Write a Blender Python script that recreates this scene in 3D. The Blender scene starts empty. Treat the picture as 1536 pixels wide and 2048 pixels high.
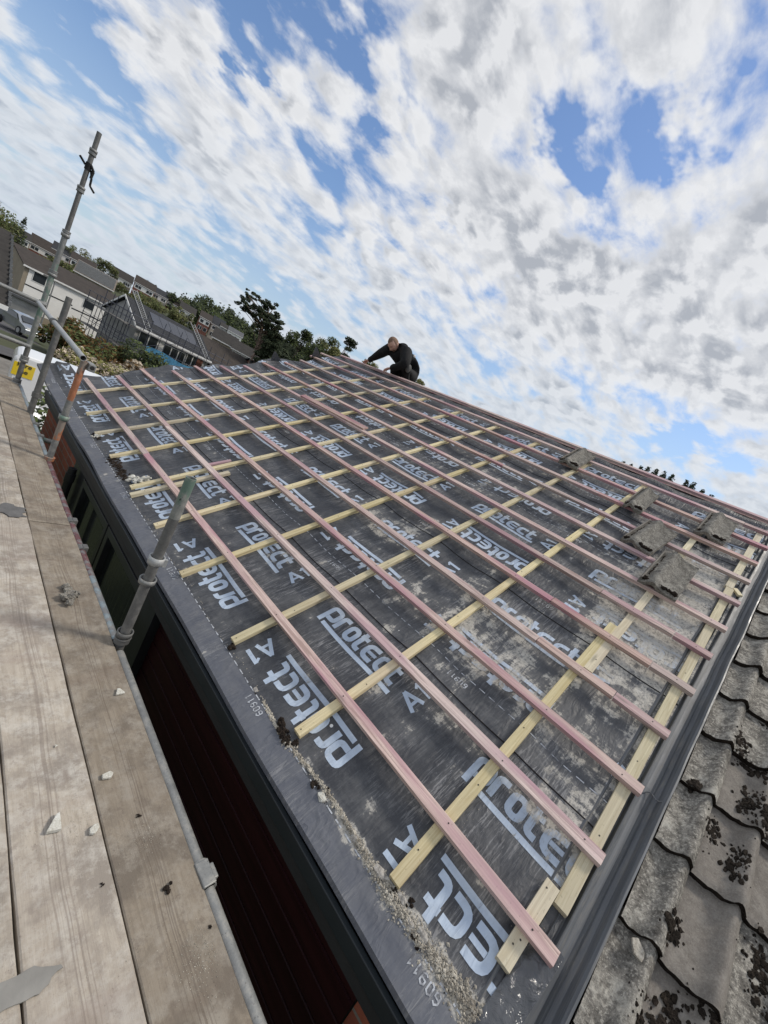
import bpy, bmesh, math, random
from mathutils import Vector, Matrix, noise as mnoise
R = math.radians
random.seed(7)
S = bpy.context.scene
COL = S.collection

# ------------------------------------------------------------------ camera
RW = ((0.5964610165, -0.6569458764, 0.4611468001), (0.1640968038, -0.4625920433, -0.8712524551), (0.7856885482, 0.5953408410, -0.1681154017))
CAM = Vector((-1.443, 0.343, 1.107))
cd = bpy.data.cameras.new('camera'); cam = bpy.data.objects.new('camera', cd); COL.objects.link(cam)
cd.sensor_fit = 'HORIZONTAL'; cd.sensor_width = 36.0; cd.lens = 804.93 / 1536 * 36
cd.clip_start = 0.05; cd.clip_end = 6000
m = Matrix.Identity(4)
for i in range(3):
    m[i][0] = RW[0][i]; m[i][1] = -RW[1][i]; m[i][2] = -RW[2][i]; m[i][3] = CAM[i]
cam.matrix_world = m
S.camera = cam
S.render.resolution_x = 768; S.render.resolution_y = 1024
S.view_settings.view_transform = 'Standard'; S.view_settings.look = 'None'
S.view_settings.exposure = 0.20; S.view_settings.gamma = 1.0

# ------------------------------------------------------------------ node helper
class NT:
    def __init__(s, tree):
        s.t = tree; s.L = tree.links
    def n(s, ty, **k):
        nd = s.t.nodes.new(ty)
        for a, v in k.items(): setattr(nd, a, v)
        return nd
    def put(s, sock, v):
        if isinstance(v, bpy.types.NodeSocket): s.L.new(v, sock)
        elif v is not None:
            if isinstance(v, (tuple, list)) and len(v) == 3 and sock.type == 'RGBA': v = (*v, 1)
            sock.default_value = v
    def m(s, op, a, b=None, c=None, clamp=False):
        nd = s.n('ShaderNodeMath', operation=op, use_clamp=clamp); s.put(nd.inputs[0], a)
        if b is not None: s.put(nd.inputs[1], b)
        if c is not None: s.put(nd.inputs[2], c)
        return nd.outputs[0]
    def vm(s, op, a, b=None):
        nd = s.n('ShaderNodeVectorMath', operation=op); s.put(nd.inputs[0], a)
        if b is not None: s.put(nd.inputs[1], b)
        return nd.outputs['Value' if op in ('LENGTH', 'DISTANCE', 'DOT_PRODUCT') else 'Vector']
    def noise(s, vec, sc, det=4, ro=.55, dist=0, out='Fac'):
        nd = s.n('ShaderNodeTexNoise'); s.put(nd.inputs['Vector'], vec); s.put(nd.inputs['Scale'], sc)
        s.put(nd.inputs['Detail'], det); s.put(nd.inputs['Roughness'], ro); s.put(nd.inputs['Distortion'], dist)
        return nd.outputs[out]
    def voro(s, vec, sc, feat='F1', out='Distance', rnd=1):
        nd = s.n('ShaderNodeTexVoronoi', feature=feat); s.put(nd.inputs['Vector'], vec); s.put(nd.inputs['Scale'], sc)
        s.put(nd.inputs['Randomness'], rnd)
        return nd.outputs[out]
    def mapr(s, v, a, b, c=0., d=1., smooth=False):
        nd = s.n('ShaderNodeMapRange')
        if smooth: nd.interpolation_type = 'SMOOTHSTEP'
        s.put(nd.inputs[0], v)
        for i, x in enumerate((a, b, c, d)): s.put(nd.inputs[i + 1], x)
        return nd.outputs[0]
    def mix(s, f, a, b, mode='MIX'):
        nd = s.n('ShaderNodeMix', data_type='RGBA', blend_type=mode)
        s.put(nd.inputs[0], f); s.put(nd.inputs[6], a); s.put(nd.inputs[7], b)
        return nd.outputs[2]
    def ramp(s, f, stops, interp='LINEAR'):
        nd = s.n('ShaderNodeValToRGB'); cr = nd.color_ramp; cr.interpolation = interp
        while len(cr.elements) < len(stops): cr.elements.new(.5)
        for e, (p, c) in zip(cr.elements, stops):
            e.position = p; e.color = (*c, 1) if len(c) == 3 else c
        s.put(nd.inputs[0], f); return nd.outputs[0]
    def map(s, vec, loc=(0, 0, 0), rot=(0, 0, 0), sc=(1, 1, 1)):
        nd = s.n('ShaderNodeMapping'); s.put(nd.inputs[0], vec); nd.inputs[1].default_value = loc; nd.inputs[2].default_value = rot; nd.inputs[3].default_value = sc
        return nd.outputs[0]
    def obj(s): return s.n('ShaderNodeTexCoord').outputs['Object']
    def gen(s): return s.n('ShaderNodeTexCoord').outputs['Generated']
    def pos(s): return s.n('ShaderNodeNewGeometry').outputs['Position']
    def rnd(s): return s.n('ShaderNodeObjectInfo').outputs['Random']
    def sep(s, v):
        nd = s.n('ShaderNodeSeparateXYZ'); s.put(nd.inputs[0], v); return nd.outputs
    def comb(s, x, y, z=0.):
        nd = s.n('ShaderNodeCombineXYZ'); s.put(nd.inputs[0], x); s.put(nd.inputs[1], y); s.put(nd.inputs[2], z); return nd.outputs[0]
    def bump(s, h, st=.3, dist=.01):
        nd = s.n('ShaderNodeBump'); s.put(nd.inputs['Height'], h); s.put(nd.inputs['Strength'], st); s.put(nd.inputs['Distance'], dist)
        return nd.outputs[0]

MATS = {}
def mat(name, fn):
    mt = bpy.data.materials.new(name); mt.use_nodes = True; t = mt.node_tree; t.nodes.clear()
    g = NT(t); out = g.n('ShaderNodeOutputMaterial'); p = g.n('ShaderNodeBsdfPrincipled'); t.links.new(p.outputs[0], out.inputs[0])
    r = fn(g) or {}
    for k, v in r.items():
        if k == 'alpha': g.put(p.inputs['Alpha'], v)
        else: g.put(p.inputs[{'c': 'Base Color', 'r': 'Roughness', 'n': 'Normal', 'm': 'Metallic', 's': 'Specular IOR Level', 'sub': 'Subsurface Weight', 'coat': 'Coat Weight', 'tr': 'Transmission Weight'}[k]], v)
    MATS[name] = mt
    return mt
def plain(name, c, r=.6, m_=0., var=.25, sc=8., bump=0., s=.5):
    def f(g):
        p = g.obj(); n = g.noise(p, sc, 5, .6)
        lo = tuple(x * (1 - var) for x in c); hi = tuple(min(1, x * (1 + var)) for x in c)
        d = dict(c=g.ramp(n, [(.3, lo), (.7, hi)]), r=r, m=m_, s=s)
        if bump: d['n'] = g.bump(g.noise(p, sc * 4, 4, .6), .5, bump)
        return d
    return mat(name, f)

# ------------------------------------------------------------------ sky, clouds, sun
SUN_EL, SUN_AZ = 50., 122.     # azimuth measured from +Y towards +X
w = bpy.data.worlds.new('World'); S.world = w; w.use_nodes = True; w.node_tree.nodes.clear()
g = NT(w.node_tree)
out = g.n('ShaderNodeOutputWorld')
sky = g.n('ShaderNodeTexSky', sky_type='NISHITA'); sky.sun_disc = False
sky.sun_elevation = R(SUN_EL); sky.sun_rotation = R(SUN_AZ); sky.air_density = 1.3; sky.dust_density = .6; sky.ozone_density = 3.
bg1 = g.n('ShaderNodeBackground'); g.put(bg1.inputs[0], g.mix(1., sky.outputs[0], (0.95, 1.0, 1.12), 'MULTIPLY')); bg1.inputs[1].default_value = 0.11
D = g.n('ShaderNodeTexCoord').outputs['Generated']
x, y, z = g.sep(D)
zz = g.m('ADD', g.m('MAXIMUM', z, 0.), .12)
P = g.comb(g.m('DIVIDE', x, zz), g.m('DIVIDE', y, zz), 0.)
# cloud streets: lumps drawn out along one wind direction, with a second sample towards the sun for their shading
def cloud(Q):
    Pr = g.map(Q, rot=(0, 0, R(15.5)), sc=(1, 1, 1))
    Ps = g.map(Pr, sc=(.86, 1.12, 1.))
    wp = g.vm('ADD', Ps, g.vm('MULTIPLY', g.noise(Ps, 2.2, 2, .5, out='Color'), (.20, .16, 0.)))
    a_ = g.noise(wp, 2.3, 3, .5)
    b_ = g.noise(g.vm('ADD', wp, (3.1, 7.7, 0)), 9., 6, .58)
    wv = g.vm('ADD', wp, g.vm('MULTIPLY', g.noise(wp, 11., 3, .55, out='Color'), (.085, .085, 0.)))
    def vor(sc, off):
        c_ = g.n('ShaderNodeTexVoronoi', feature='SMOOTH_F1'); g.put(c_.inputs['Vector'], g.vm('ADD', wv, off)); c_.inputs['Scale'].default_value = sc; c_.inputs['Smoothness'].default_value = .8
        return c_.outputs['Distance']
    puff = g.mapr(vor(7.5, (0, 0, 0)), .05, .70, .78, .22)
    return g.m('ADD', g.m('ADD', g.m('MULTIPLY', a_, .44), g.m('MULTIPLY', b_, .30)), g.m('MULTIPLY', puff, .26)), b_
zc = g.m('ADD', g.m('MAXIMUM', z, 0.), .34)
PC = g.vm('MULTIPLY', g.comb(g.m('DIVIDE', x, zc), g.m('DIVIDE', y, zc), 0.), (1.95, 1.95, 0.))
dens, n2 = cloud(PC)
dens2, _n = cloud(g.vm('ADD', PC, (.055, -.035, 0)))
dens0 = dens
PH = g.vm('ADD', P, g.vm('MULTIPLY', g.vm('SUBTRACT', g.noise(P, 5.5, 4, .65, out='Color'), (.5, .5, .5)), (.42, .42, 0.)))
def hole(x0, y0, r, amt, sx=1., sy=1., rot=0.):
    q = g.map(g.vm('SUBTRACT', PH, (x0, y0, 0.)), rot=(0, 0, R(rot)), sc=(1 / (r * sx), 1 / (r * sy), 0))
    return g.m('MULTIPLY', g.mapr(g.vm('LENGTH', q), 0., 1., 1., 0., True), amt)
bias = 0.
for h in HOLES_SKY if 'HOLES_SKY' in globals() else [
    (.43, 1.42, .42, -.11, .8, 1.3, 0), (.55, 1.22, .14, -.12, 1, 1.2, 0), (.74, 1.27, .18, -.12, .7, 1.3, 0), (.49, 1.66, .10, -.10, .7, 1.6, 0), (.16, 2.35, .62, -.15, .6, 1.4, 0),
    (.86, .72, .14, -.14, 1, .8, 0), (.96, .67, .11, -.11, 1, .8, 0), (.84, .50, .09, -.11, 1, .8, 0), (.95, .48, .10, -.11, 1, .8, 0), (1.08, 1.2, .08, -.10, 1, 1, 0),
    (2.5, .37, .28, -.16, 1.1, .6, 0), (2.7, .58, .22, -.13, 1, 1, 0), (2.55, .12, .22, -.13, 1, 1, 0), (2.0, 3.15, 1.0, -.10, 1.2, .5, 0), (1.4, 3.3, 1.1, -.08, 1, 1, 0),
    (.37, 1.87, .22, .08, .6, 1.6, 0), (.60, 1.56, .14, .09, .8, 1.3, 0), (.72, 1.0, .24, .10, 1, .9, 0), (1.2, .95, .5, .10, 1, 1, 0), (1.6, .7, .6, .10, 1, 1, 0), (.6, .8, .2, .08, 1, 1, 0), (1.9, .25, .4, .12, 1, 1, 0), (1.45, .2, .35, .12, 1, 1, 0), (1.15, .3, .3, .09, 1, 1, 0), (.62, .45, .22, .10, 1, 1, 0)]:
    b_ = hole(*h); bias = b_ if bias == 0. else g.m('ADD', bias, b_)
thin = g.mapr(g.vm('LENGTH', P), 3., 9., 0., .05)
dens = g.m('ADD', dens, bias)
cover = g.mapr(g.m('ADD', dens, thin), .36, .52, 0., 1., True)
cover = g.m('POWER', cover, .7)
# lit tops, greyer thick cores
lit = g.mapr(g.m('SUBTRACT', dens0, dens2), -.07, .045, 0., 1., False)
thick = g.mapr(dens, .42, .62, 0., 1., True)
sh = g.m('SUBTRACT', 1., g.m('MULTIPLY', g.m('SUBTRACT', 1., lit), g.mapr(thick, 0., 1., .25, .95)), clamp=True)
sh = g.m('SUBTRACT', sh, g.m('MULTIPLY', thick, .22), clamp=True)
ccol = g.mix(sh, (.48, .505, .55), (.97, .975, .985))
bg2 = g.n('ShaderNodeBackground'); g.put(bg2.inputs[0], ccol); bg2.inputs[1].default_value = .80
mx = g.n('ShaderNodeMixShader'); g.put(mx.inputs[0], g.m('MULTIPLY', cover, .96))
g.L.new(bg1.outputs[0], mx.inputs[1]); g.L.new(bg2.outputs[0], mx.inputs[2])
# milky air towards the horizon
haz = g.n('ShaderNodeBackground'); g.put(haz.inputs[0], (.55, .66, .80)); haz.inputs[1].default_value = .80
mx2 = g.n('ShaderNodeMixShader'); g.put(mx2.inputs[0], g.mapr(z, 0., .36, .70, 0.))
g.L.new(mx.outputs[0], mx2.inputs[1]); g.L.new(haz.outputs[0], mx2.inputs[2]); g.L.new(mx2.outputs[0], out.inputs[0])
sd = bpy.data.lights.new('sun', 'SUN'); sd.energy = 2.2; sd.angle = R(10); sd.color = (1., .93, .83)
sun = bpy.data.objects.new('sun', sd); COL.objects.link(sun)
sv = Vector((math.sin(R(SUN_AZ)) * math.cos(R(SUN_EL)), math.cos(R(SUN_AZ)) * math.cos(R(SUN_EL)), math.sin(R(SUN_EL))))
sun.rotation_euler = sv.to_track_quat('Z', 'Y').to_euler(); sun.location = sv * 50

w.cycles.sampling_method = 'MANUAL'; w.cycles.sample_map_resolution = 512
# ------------------------------------------------------------------ object helpers
def tag(o, label=None, cat=None, group=None, kind=None):
    if label: o['label'] = label
    if cat: o['category'] = cat
    if group: o['group'] = group
    if kind: o['kind'] = kind
    return o
def empty(name, loc=(0, 0, 0), rz=0., label=None, cat=None, group=None):
    o = bpy.data.objects.new(name, None); COL.objects.link(o); o.location = loc; o.rotation_euler = (0, 0, rz); o.empty_display_size = .1
    return tag(o, label, cat, group)
class MB:
    def __init__(s): s.v = []; s.f = []; s.mi = []; s.cur = 0; s.smooth = False; s.sm = []
    def add(s, vs, fs):
        b = len(s.v); s.v += [tuple(v) for v in vs]
        for f in fs: s.f.append(tuple(b + i for i in f)); s.mi.append(s.cur); s.sm.append(s.smooth)
        return s
    def box(s, c, d, M=None):
        x, y, z = [k / 2 for k in d]; vs = [Vector((c[0] + i * x, c[1] + j * y, c[2] + k * z)) for i in (-1, 1) for j in (-1, 1) for k in (-1, 1)]
        if M is not None: vs = [M @ v for v in vs]
        return s.add(vs, [(0, 1, 3, 2), (4, 6, 7, 5), (0, 4, 5, 1), (2, 3, 7, 6), (0, 2, 6, 4), (1, 5, 7, 3)])
    def tube(s, p0, p1, r0, r1=None, n=14, cap=True, inner=None):
        r1 = r0 if r1 is None else r1; p0 = Vector(p0); p1 = Vector(p1); d = (p1 - p0).normalized()
        a = d.orthogonal().normalized(); b = d.cross(a); sm = s.smooth; s.smooth = True
        vs = [p0 + (a * math.cos(t) + b * math.sin(t)) * r0 for t in [2 * math.pi * i / n for i in range(n)]] + [p1 + (a * math.cos(t) + b * math.sin(t)) * r1 for t in [2 * math.pi * i / n for i in range(n)]]
        s.add(vs, [(i, (i + 1) % n, n + (i + 1) % n, n + i) for i in range(n)]); s.smooth = False
        if cap:
            if inner:
                ri = inner
                for P_, r_, sg in ((p0, r0, 1), (p1, r1, -1)):
                    o_ = [P_ + (a * math.cos(t) + b * math.sin(t)) * r_ for t in [2 * math.pi * i / n for i in range(n)]]
                    i_ = [P_ + (a * math.cos(t) + b * math.sin(t)) * ri for t in [2 * math.pi * i / n for i in range(n)]]
                    i2 = [q + d * sg * .12 for q in i_]
                    s.add(o_ + i_ + i2, [(i, (i + 1) % n, n + (i + 1) % n, n + i) for i in range(n)] + [(n + i, n + (i + 1) % n, 2 * n + (i + 1) % n, 2 * n + i) for i in range(n)] + [tuple(2 * n + i for i in range(n))])
            else: s.add(vs, [tuple(range(n))[::-1], tuple(range(n, 2 * n))])
        s.smooth = sm; return s
    def path(s, pts, r, n=8):
        for a, b in zip(pts, pts[1:]): s.tube(a, b, r, n=n)
        return s
    def prism(s, poly, h0, h1, M=None):
        n = len(poly); vs = [Vector((p[0], p[1], h0)) for p in poly] + [Vector((p[0], p[1], h1)) for p in poly]
        if M is not None: vs = [M @ v for v in vs]
        return s.add(vs, [tuple(range(n))[::-1], tuple(range(n, 2 * n))] + [(i, (i + 1) % n, n + (i + 1) % n, n + i) for i in range(n)])
    def grid(s, nu, nv, fn):
        vs = [fn(i / nu, j / nv) for i in range(nu + 1) for j in range(nv + 1)]
        sm = s.smooth; s.smooth = True
        s.add(vs, [(i * (nv + 1) + j, (i + 1) * (nv + 1) + j, (i + 1) * (nv + 1) + j + 1, i * (nv + 1) + j + 1) for i in range(nu) for j in range(nv)]); s.smooth = sm
        return s
    def blob(s, c, r, sub=2, amp=.25, fr=2., seed=0, flat=1.):
        bm = bmesh.new(); bmesh.ops.create_icosphere(bm, subdivisions=sub, radius=1.)
        c = Vector(c); vs = []
        for v in bm.verts:
            k = 1 + amp * mnoise.noise(v.co * fr + Vector((seed * 3.7, seed * 1.3, 0))) * 2
            q = v.co * k; vs.append((c.x + q.x * r[0], c.y + q.y * r[1], c.z + q.z * r[2] * flat))
        fs = [tuple(v.index for v in f.verts) for f in bm.faces]; bm.free(); return s.add(vs, fs)
    def mesh(s, name, mats):
        me = bpy.data.meshes.new(name); me.from_pydata(s.v, [], s.f); me.validate()
        for m_ in (mats if isinstance(mats, (list, tuple)) else [mats]): me.materials.append(MATS[m_] if isinstance(m_, str) else m_)
        if len(me.polygons) == len(s.f):
            me.polygons.foreach_set('material_index', s.mi); me.polygons.foreach_set('use_smooth', s.sm)
        me.update(); return me
    def build(s, name, mats, parent=None, M=None, label=None, cat=None, group=None, kind=None, bevel=0.):
        o = bpy.data.objects.new(name, s.mesh(name, mats)); COL.objects.link(o)
        if parent is not None: o.parent = parent
        if M is not None: o.matrix_basis = M
        if bevel:
            b = o.modifiers.new('bevel', 'BEVEL'); b.width = bevel; b.segments = 2; b.limit_method = 'ANGLE'
        return tag(o, label, cat, group, kind)
def recalc(o):
    bm = bmesh.new(); bm.from_mesh(o.data); bmesh.ops.recalc_face_normals(bm, faces=bm.faces); bm.to_mesh(o.data); bm.free(); return o

# roof frame: x = up the slope (s), y = along the eaves (Y), z = out of the roof (h)
A30 = R(30)
UX = Vector((math.cos(A30), 0, math.sin(A30))); NN = Vector((-math.sin(A30), 0, math.cos(A30)))
RM = Matrix(((UX.x, 0, NN.x, 0), (0, 1, 0, 0), (UX.z, 0, NN.z, 0), (0, 0, 0, 1)))
def RP(s, Y, h=0.): return UX * s + Vector((0, Y, 0)) + NN * h
def RMat(s, Y, h=0., rot=0.): return Matrix.Translation(RP(s, Y, h)) @ RM @ Matrix.Rotation(rot, 4, 'Z')
# ------------------------------------------------------------------ materials
def wood(name, base, dark, stain=None, grain=60., rough=.75, stainamt=.5, bright=1.):
    def f(g):
        p = g.obj(); rd = g.rnd(); off = g.comb(g.m('MULTIPLY', rd, 37.), g.m('MULTIPLY', rd, 11.), 0.)
        q = g.vm('ADD', p, off)
        qs = g.map(q, sc=(1.2, grain * .5, grain * .5))
        gr = g.noise(qs, 2.2, 6, .65, .6)
        big = g.noise(g.map(q, sc=(1.6, 9, 9)), 1., 3, .5)
        knot = g.voro(g.map(q, sc=(3.1, 16, 16)), 1.)
        col = g.ramp(gr, [(.40, dark), (.50, base), (.60, tuple(min(1, c * 1.12) for c in base))])
        fine = g.noise(g.map(q, sc=(3., 120., 120.)), 1.5, 4, .6); col = g.mix(g.mapr(fine, .44, .60, .45, 0.), col, dark)
        if stain:
            col = g.mix(g.mapr(big, .46, .64, 0., stainamt), col, stain)
            col = g.mix(g.mapr(g.noise(g.vm('ADD', q, (4, 4, 0)), 1.1, 2), .45, .7, 0., .4), col, (.50, .40, .36))
        col = g.mix(g.mapr(knot, 0.05, .17, .7, 0.), col, tuple(c * .38 for c in base))
        col = g.mix(g.mapr(g.noise(q, 90, 3, .7), .62, .72, 0., .5), col, tuple(c * .35 for c in base))
        hs = g.n('ShaderNodeHueSaturation'); g.put(hs.inputs['Value'], g.mapr(rd, 0, 1, .80 * bright, 1.12 * bright)); g.put(hs.inputs['Saturation'], g.mapr(g.m('FRACT', g.m('MULTIPLY', rd, 7.3)), 0, 1, .75, 1.15)); g.put(hs.inputs['Color'], col)
        return dict(c=hs.outputs[0], r=rough, n=g.bump(gr, .35, .0015), s=.3)
    return mat(name, f)
wood('pink_wood', (.65, .49, .43), (.40, .27, .235), (.42, .19, .25), stainamt=.78)
wood('yellow_wood', (.70, .62, .40), (.56, .47, .27), (.60, .53, .38), stainamt=.3)
plain('nail_dark', (.05, .045, .04), .5, .6)

def dustmask(g, p):
    """p in roof coordinates (s, Y, h): where mortar dust lies on the membrane, brushed and scuffed"""
    a = g.noise(g.map(p, rot=(0, 0, .5), sc=(1.1, 4., 1)), 2.6, 9, .68, .5)
    b = g.noise(g.map(p, rot=(0, 0, -.25), sc=(7, 1.6, 1)), 2.3, 8, .7, .4)
    c = g.noise(p, 5., 10, .72)
    nz = g.m('ADD', g.m('ADD', g.m('MULTIPLY', a, .36), g.m('MULTIPLY', b, .26)), g.m('MULTIPLY', c, .38))
    bias = None
    for (s0, y0, rs, ry, amt) in ((1.2, .2, 1.25, .75, .09), (1.9, .5, 1.0, .65, .12), (2.4, .35, .9, .5, .15), (3.2, .5, 1., .7, .07), (.85, 1.1, .55, .85, .10), (.3, .15, .55, .45, .07), (.30, .85, .3, .3, .06), (-.262, .25, .085, .55, .20), (-.268, .75, .05, .45, .15), (1.15, 2.1, .4, .6, .10), (2.6, 2.2, 1.6, 1.6, .03)):
        q = g.vm('MULTIPLY', g.vm('SUBTRACT', p, (s0, y0, 0)), (1 / rs, 1 / ry, 0))
        k = g.m('MULTIPLY', g.mapr(g.vm('LENGTH', q), .0, 1., 1., 0., True), amt)
        bias = k if bias is None else g.m('ADD', bias, k)
    nz = g.m('ADD', nz, bias)
    hf = g.noise(g.map(p, rot=(0, 0, .9), sc=(8, 40, 1)), 3., 6, .75)
    nz = g.m('ADD', nz, g.m('MULTIPLY', g.m('SUBTRACT', hf, .5), .09))
    thick = g.m('MULTIPLY', g.mapr(nz, .575, .605, 0., 1.), g.mapr(g.noise(p, 60, 6, .8), .43, .50, .30, 1.))
    film = g.mapr(nz, .47, .60, 0., .5)
    return thick, film, nz
def membrane(letters):
    def f(g):
        p = g.obj(); thick, film, nz = dustmask(g, p)
        sc = g.noise(g.map(p, rot=(0, 0, 1.1), sc=(2, 14, 1)), 6., 8, .75, 1.)
        sc2 = g.noise(g.map(p, rot=(0, 0, -.4), sc=(1.5, 20, 1)), 5., 8, .75, 1.2)
        fib = g.noise(p, 220., 3, .6)
        if letters:
            base = g.ramp(g.noise(p, 9, 6, .6), [(.3, (.40, .48, .60)), (.7, (.50, .58, .68))])
            wear = g.mapr(g.m('ADD', sc, g.m('MULTIPLY', film, .5)), .72, .84, 0., .75)
            base = g.mix(wear, base, (.10, .11, .125))
            ft = .55; tt = .85
        else:
            base = g.ramp(g.noise(p, 3.2, 8, .65), [(.28, (.028, .030, .036)), (.55, (.050, .053, .060)), (.8, (.085, .088, .096))])
            xs, ys_, hs_ = g.sep(p)
            base = g.mix(g.mapr(g.m('ADD', xs, g.m('MULTIPLY', g.noise(p, 20, 3), .006)), -.288, -.282, .85, 0.), base, g.ramp(g.noise(g.map(p, sc=(3, .7, 1)), 4, 6, .6), [(.3, (.105, .112, .135)), (.7, (.15, .158, .182))]))
            sm = g.mapr(g.m('MAXIMUM', sc, sc2), .56, .76, 0., .55)
            base = g.mix(sm, base, (.20, .205, .215))
            sw = g.noise(g.map(p, rot=(0, 0, 1.35), sc=(2.2, 26, 1)), 3.5, 7, .8, .8); sg_ = g.noise(g.vm('ADD', p, (4., 2., 0.)), 2.2, 4, .6)
            base = g.mix(g.m('MULTIPLY', g.mapr(sw, .52, .58, 0., .8), g.mapr(g.m('ADD', sg_, g.m('MULTIPLY', nz, .5)), .72, .86, 0., 1.)), base, (.26, .26, .265))
            base = g.mix(g.mapr(fib, .5, .9, 0., .25), base, (.11, .11, .12))
            ft = .75; tt = 1.
        col = g.mix(g.m('MULTIPLY', film, ft), base, (.215, .215, .215))
        dc = g.ramp(g.noise(p, 16, 6, .7), [(.3, (.32, .30, .265)), (.7, (.58, .555, .50))])
        col = g.mix(g.m('MULTIPLY', thick, tt), col, dc)
        spk = g.mapr(g.voro(p, 60.), .03, .06, 1., 0.)
        spk = g.m('MULTIPLY', spk, g.mapr(g.noise(p, 2.3, 3), .5, .62, 0., 1.))
        col = g.mix(g.m('MULTIPLY', spk, .5), col, (.5, .47, .42))
        cw = g.noise(g.map(p, rot=(0, 0, .6), sc=(1, 3.2, 1)), 5., 3, .5, 1.2)
        hb = g.m('ADD', g.m('ADD', g.noise(p, 2.5, 4, .6, .5), g.m('MULTIPLY', g.m('ABSOLUTE', g.m('SUBTRACT', cw, .5)), -.9)), g.m('MULTIPLY', g.noise(p, 28, 4, .6), .12))
        return dict(c=col, r=g.mapr(g.m('ADD', thick, film), 0, 1, .50, .9), n=g.bump(hb, .55, .03), s=.38)
    return f
mat('membrane', membrane(False)); mat('membrane_print', membrane(True))
def dashprint(g):
    p = g.obj(); return dict(c=g.mix(g.mapr(g.noise(p, 40, 4), .45, .65), (.5, .52, .55), (.12, .12, .13)), r=.6)
mat('white_print', dashprint)

def boardmat(g):
    p = g.obj(); rd = g.rnd(); q = g.vm('ADD', p, g.comb(g.m('MULTIPLY', rd, 53.), g.m('MULTIPLY', rd, 17.), 0.))
    gr = g.noise(g.map(q, sc=(30, 2.2, 20)), 2., 9, .72, .4)
    blot = g.noise(q, 4.2, 8, .70, .3); blot2 = g.noise(g.vm('ADD', q, (7, 3, 0)), 11., 9, .74); big = g.noise(g.vm('ADD', q, (2, 8, 0)), 1.4, 4, .55)
    col = g.ramp(gr, [(.25, (.30, .255, .20)), (.5, (.405, .355, .29)), (.75, (.49, .44, .365))])
    col = g.mix(g.mapr(blot, .45, .60, 0., .80), col, (.235, .205, .175))
    col = g.mix(g.mapr(blot2, .47, .62, 0., .60), col, (.55, .52, .465))
    col = g.mix(g.mapr(big, .50, .64, 0., .4), col, (.285, .245, .21))
    col = g.mix(g.mapr(g.noise(g.vm('ADD', q, (5, 1, 0)), 26, 6, .75), .54, .64, 0., .5), col, (.24, .20, .17))
    # long heart grain running down each board
    x, y, z = g.sep(q); xl, yl, zl = g.sep(p)
    rings = g.noise(g.comb(g.m('MULTIPLY', g.m('ADD', xl, g.m('MULTIPLY', g.noise(g.comb(0., g.m('MULTIPLY', y, .9), 0.), 1.6, 2), .05)), 150.), g.m('MULTIPLY', y, .55), 0.), 1., 2, .5)
    heart = g.mapr(g.m('ABSOLUTE', g.m('ADD', xl, g.m('MULTIPLY', g.m('SUBTRACT', g.noise(g.comb(0., g.m('MULTIPLY', y, .6), 0.), 2., 2), .5), .12))), .012, .050, 1., 0.)
    col = g.mix(g.m('MULTIPLY', g.mapr(rings, .51, .58, 0., .5), heart), col, (.19, .155, .13))
    kn = g.voro(g.map(q, sc=(6.5, 2.1, 1)), 1.); col = g.mix(g.mapr(kn, .03, .08, .6, 0.), col, (.17, .13, .105))
    xs_ = g.noise(g.comb(g.m('MULTIPLY', x, .8), g.m('MULTIPLY', y, 5.5), 0.), 1., 3, .5); col = g.mix(g.mapr(xs_, .60, .66, 0., .32), col, (.25, .19, .155))
    cr = g.voro(g.map(q, sc=(11, .8, 1)), 1., 'DISTANCE_TO_EDGE'); crm = g.m('MULTIPLY', g.mapr(cr, .0, .001, 0., 0.), 0.)
    col = g.mix(g.m('MULTIPLY', crm, .7), col, (.08, .065, .055))
    sp = g.mapr(g.noise(q, 140, 4, .8), .62, .70, 0., .7); col = g.mix(sp, col, (.14, .115, .10))
    hs = g.n('ShaderNodeHueSaturation'); g.put(hs.inputs['Value'], g.mapr(rd, 0, 1, .92, 1.06)); g.put(hs.inputs['Saturation'], .92); g.put(hs.inputs['Color'], col)
    hh = g.m('SUBTRACT', g.m('ADD', gr, g.m('MULTIPLY', blot2, .8)), g.m('MULTIPLY', crm, 2.))
    return dict(c=hs.outputs[0], r=.9, n=g.bump(hh, .8, .003), s=.15)
mat('scaffold_board', boardmat)
def boarddark(g):
    d = boardmat(g); d['c'] = g.mix(1., d['c'], (.66, .635, .60), 'MULTIPLY'); return d
mat('scaffold_board_brown', boarddark)

def steel(name, base, paint=None, pamt=0., dirt=.5, r=.42):
    def f(g):
        p = g.obj(); n = g.noise(p, 18, 6, .7); n2 = g.noise(g.map(p, sc=(4, 4, 1.2)), 3, 6, .65); sp = g.noise(p, 120, 3, .7)
        col = g.ramp(n, [(.3, tuple(c * .72 for c in base)), (.7, tuple(c * 1.2 for c in base))])
        if paint: col = g.mix(g.mapr(n2, .62 - pamt * .5, .68 - pamt * .5, 0., .9), col, paint)
        col = g.mix(g.mapr(n, .52, .66, 0., dirt), col, (.36, .34, .30))
        col = g.mix(g.mapr(sp, .62, .7, 0., .6), col, (.07, .06, .055))
        return dict(c=col, r=g.mapr(n, .3, .7, r, r + .25), m=.35, n=g.bump(g.m('ADD', n, sp), .35, .002))
    return mat(name, f)
steel('galv', (.235, .24, .235)); steel('galv_dark', (.155, .155, .15), dirt=.25, r=.55)
steel('galv_green', (.27, .28, .265), (.15, .235, .19), .25); steel('galv_green_strong', (.19, .25, .21), (.10, .20, .145), .7, .2)
steel('galv_orange', (.45, .19, .10), (.27, .25, .22), .3, .3, .6); steel('galv_blue', (.235, .29, .32), (.20, .20, .20), .3, .4); steel('galv_maroon', (.16, .07, .075), (.2, .2, .2), .25, .3)
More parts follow.
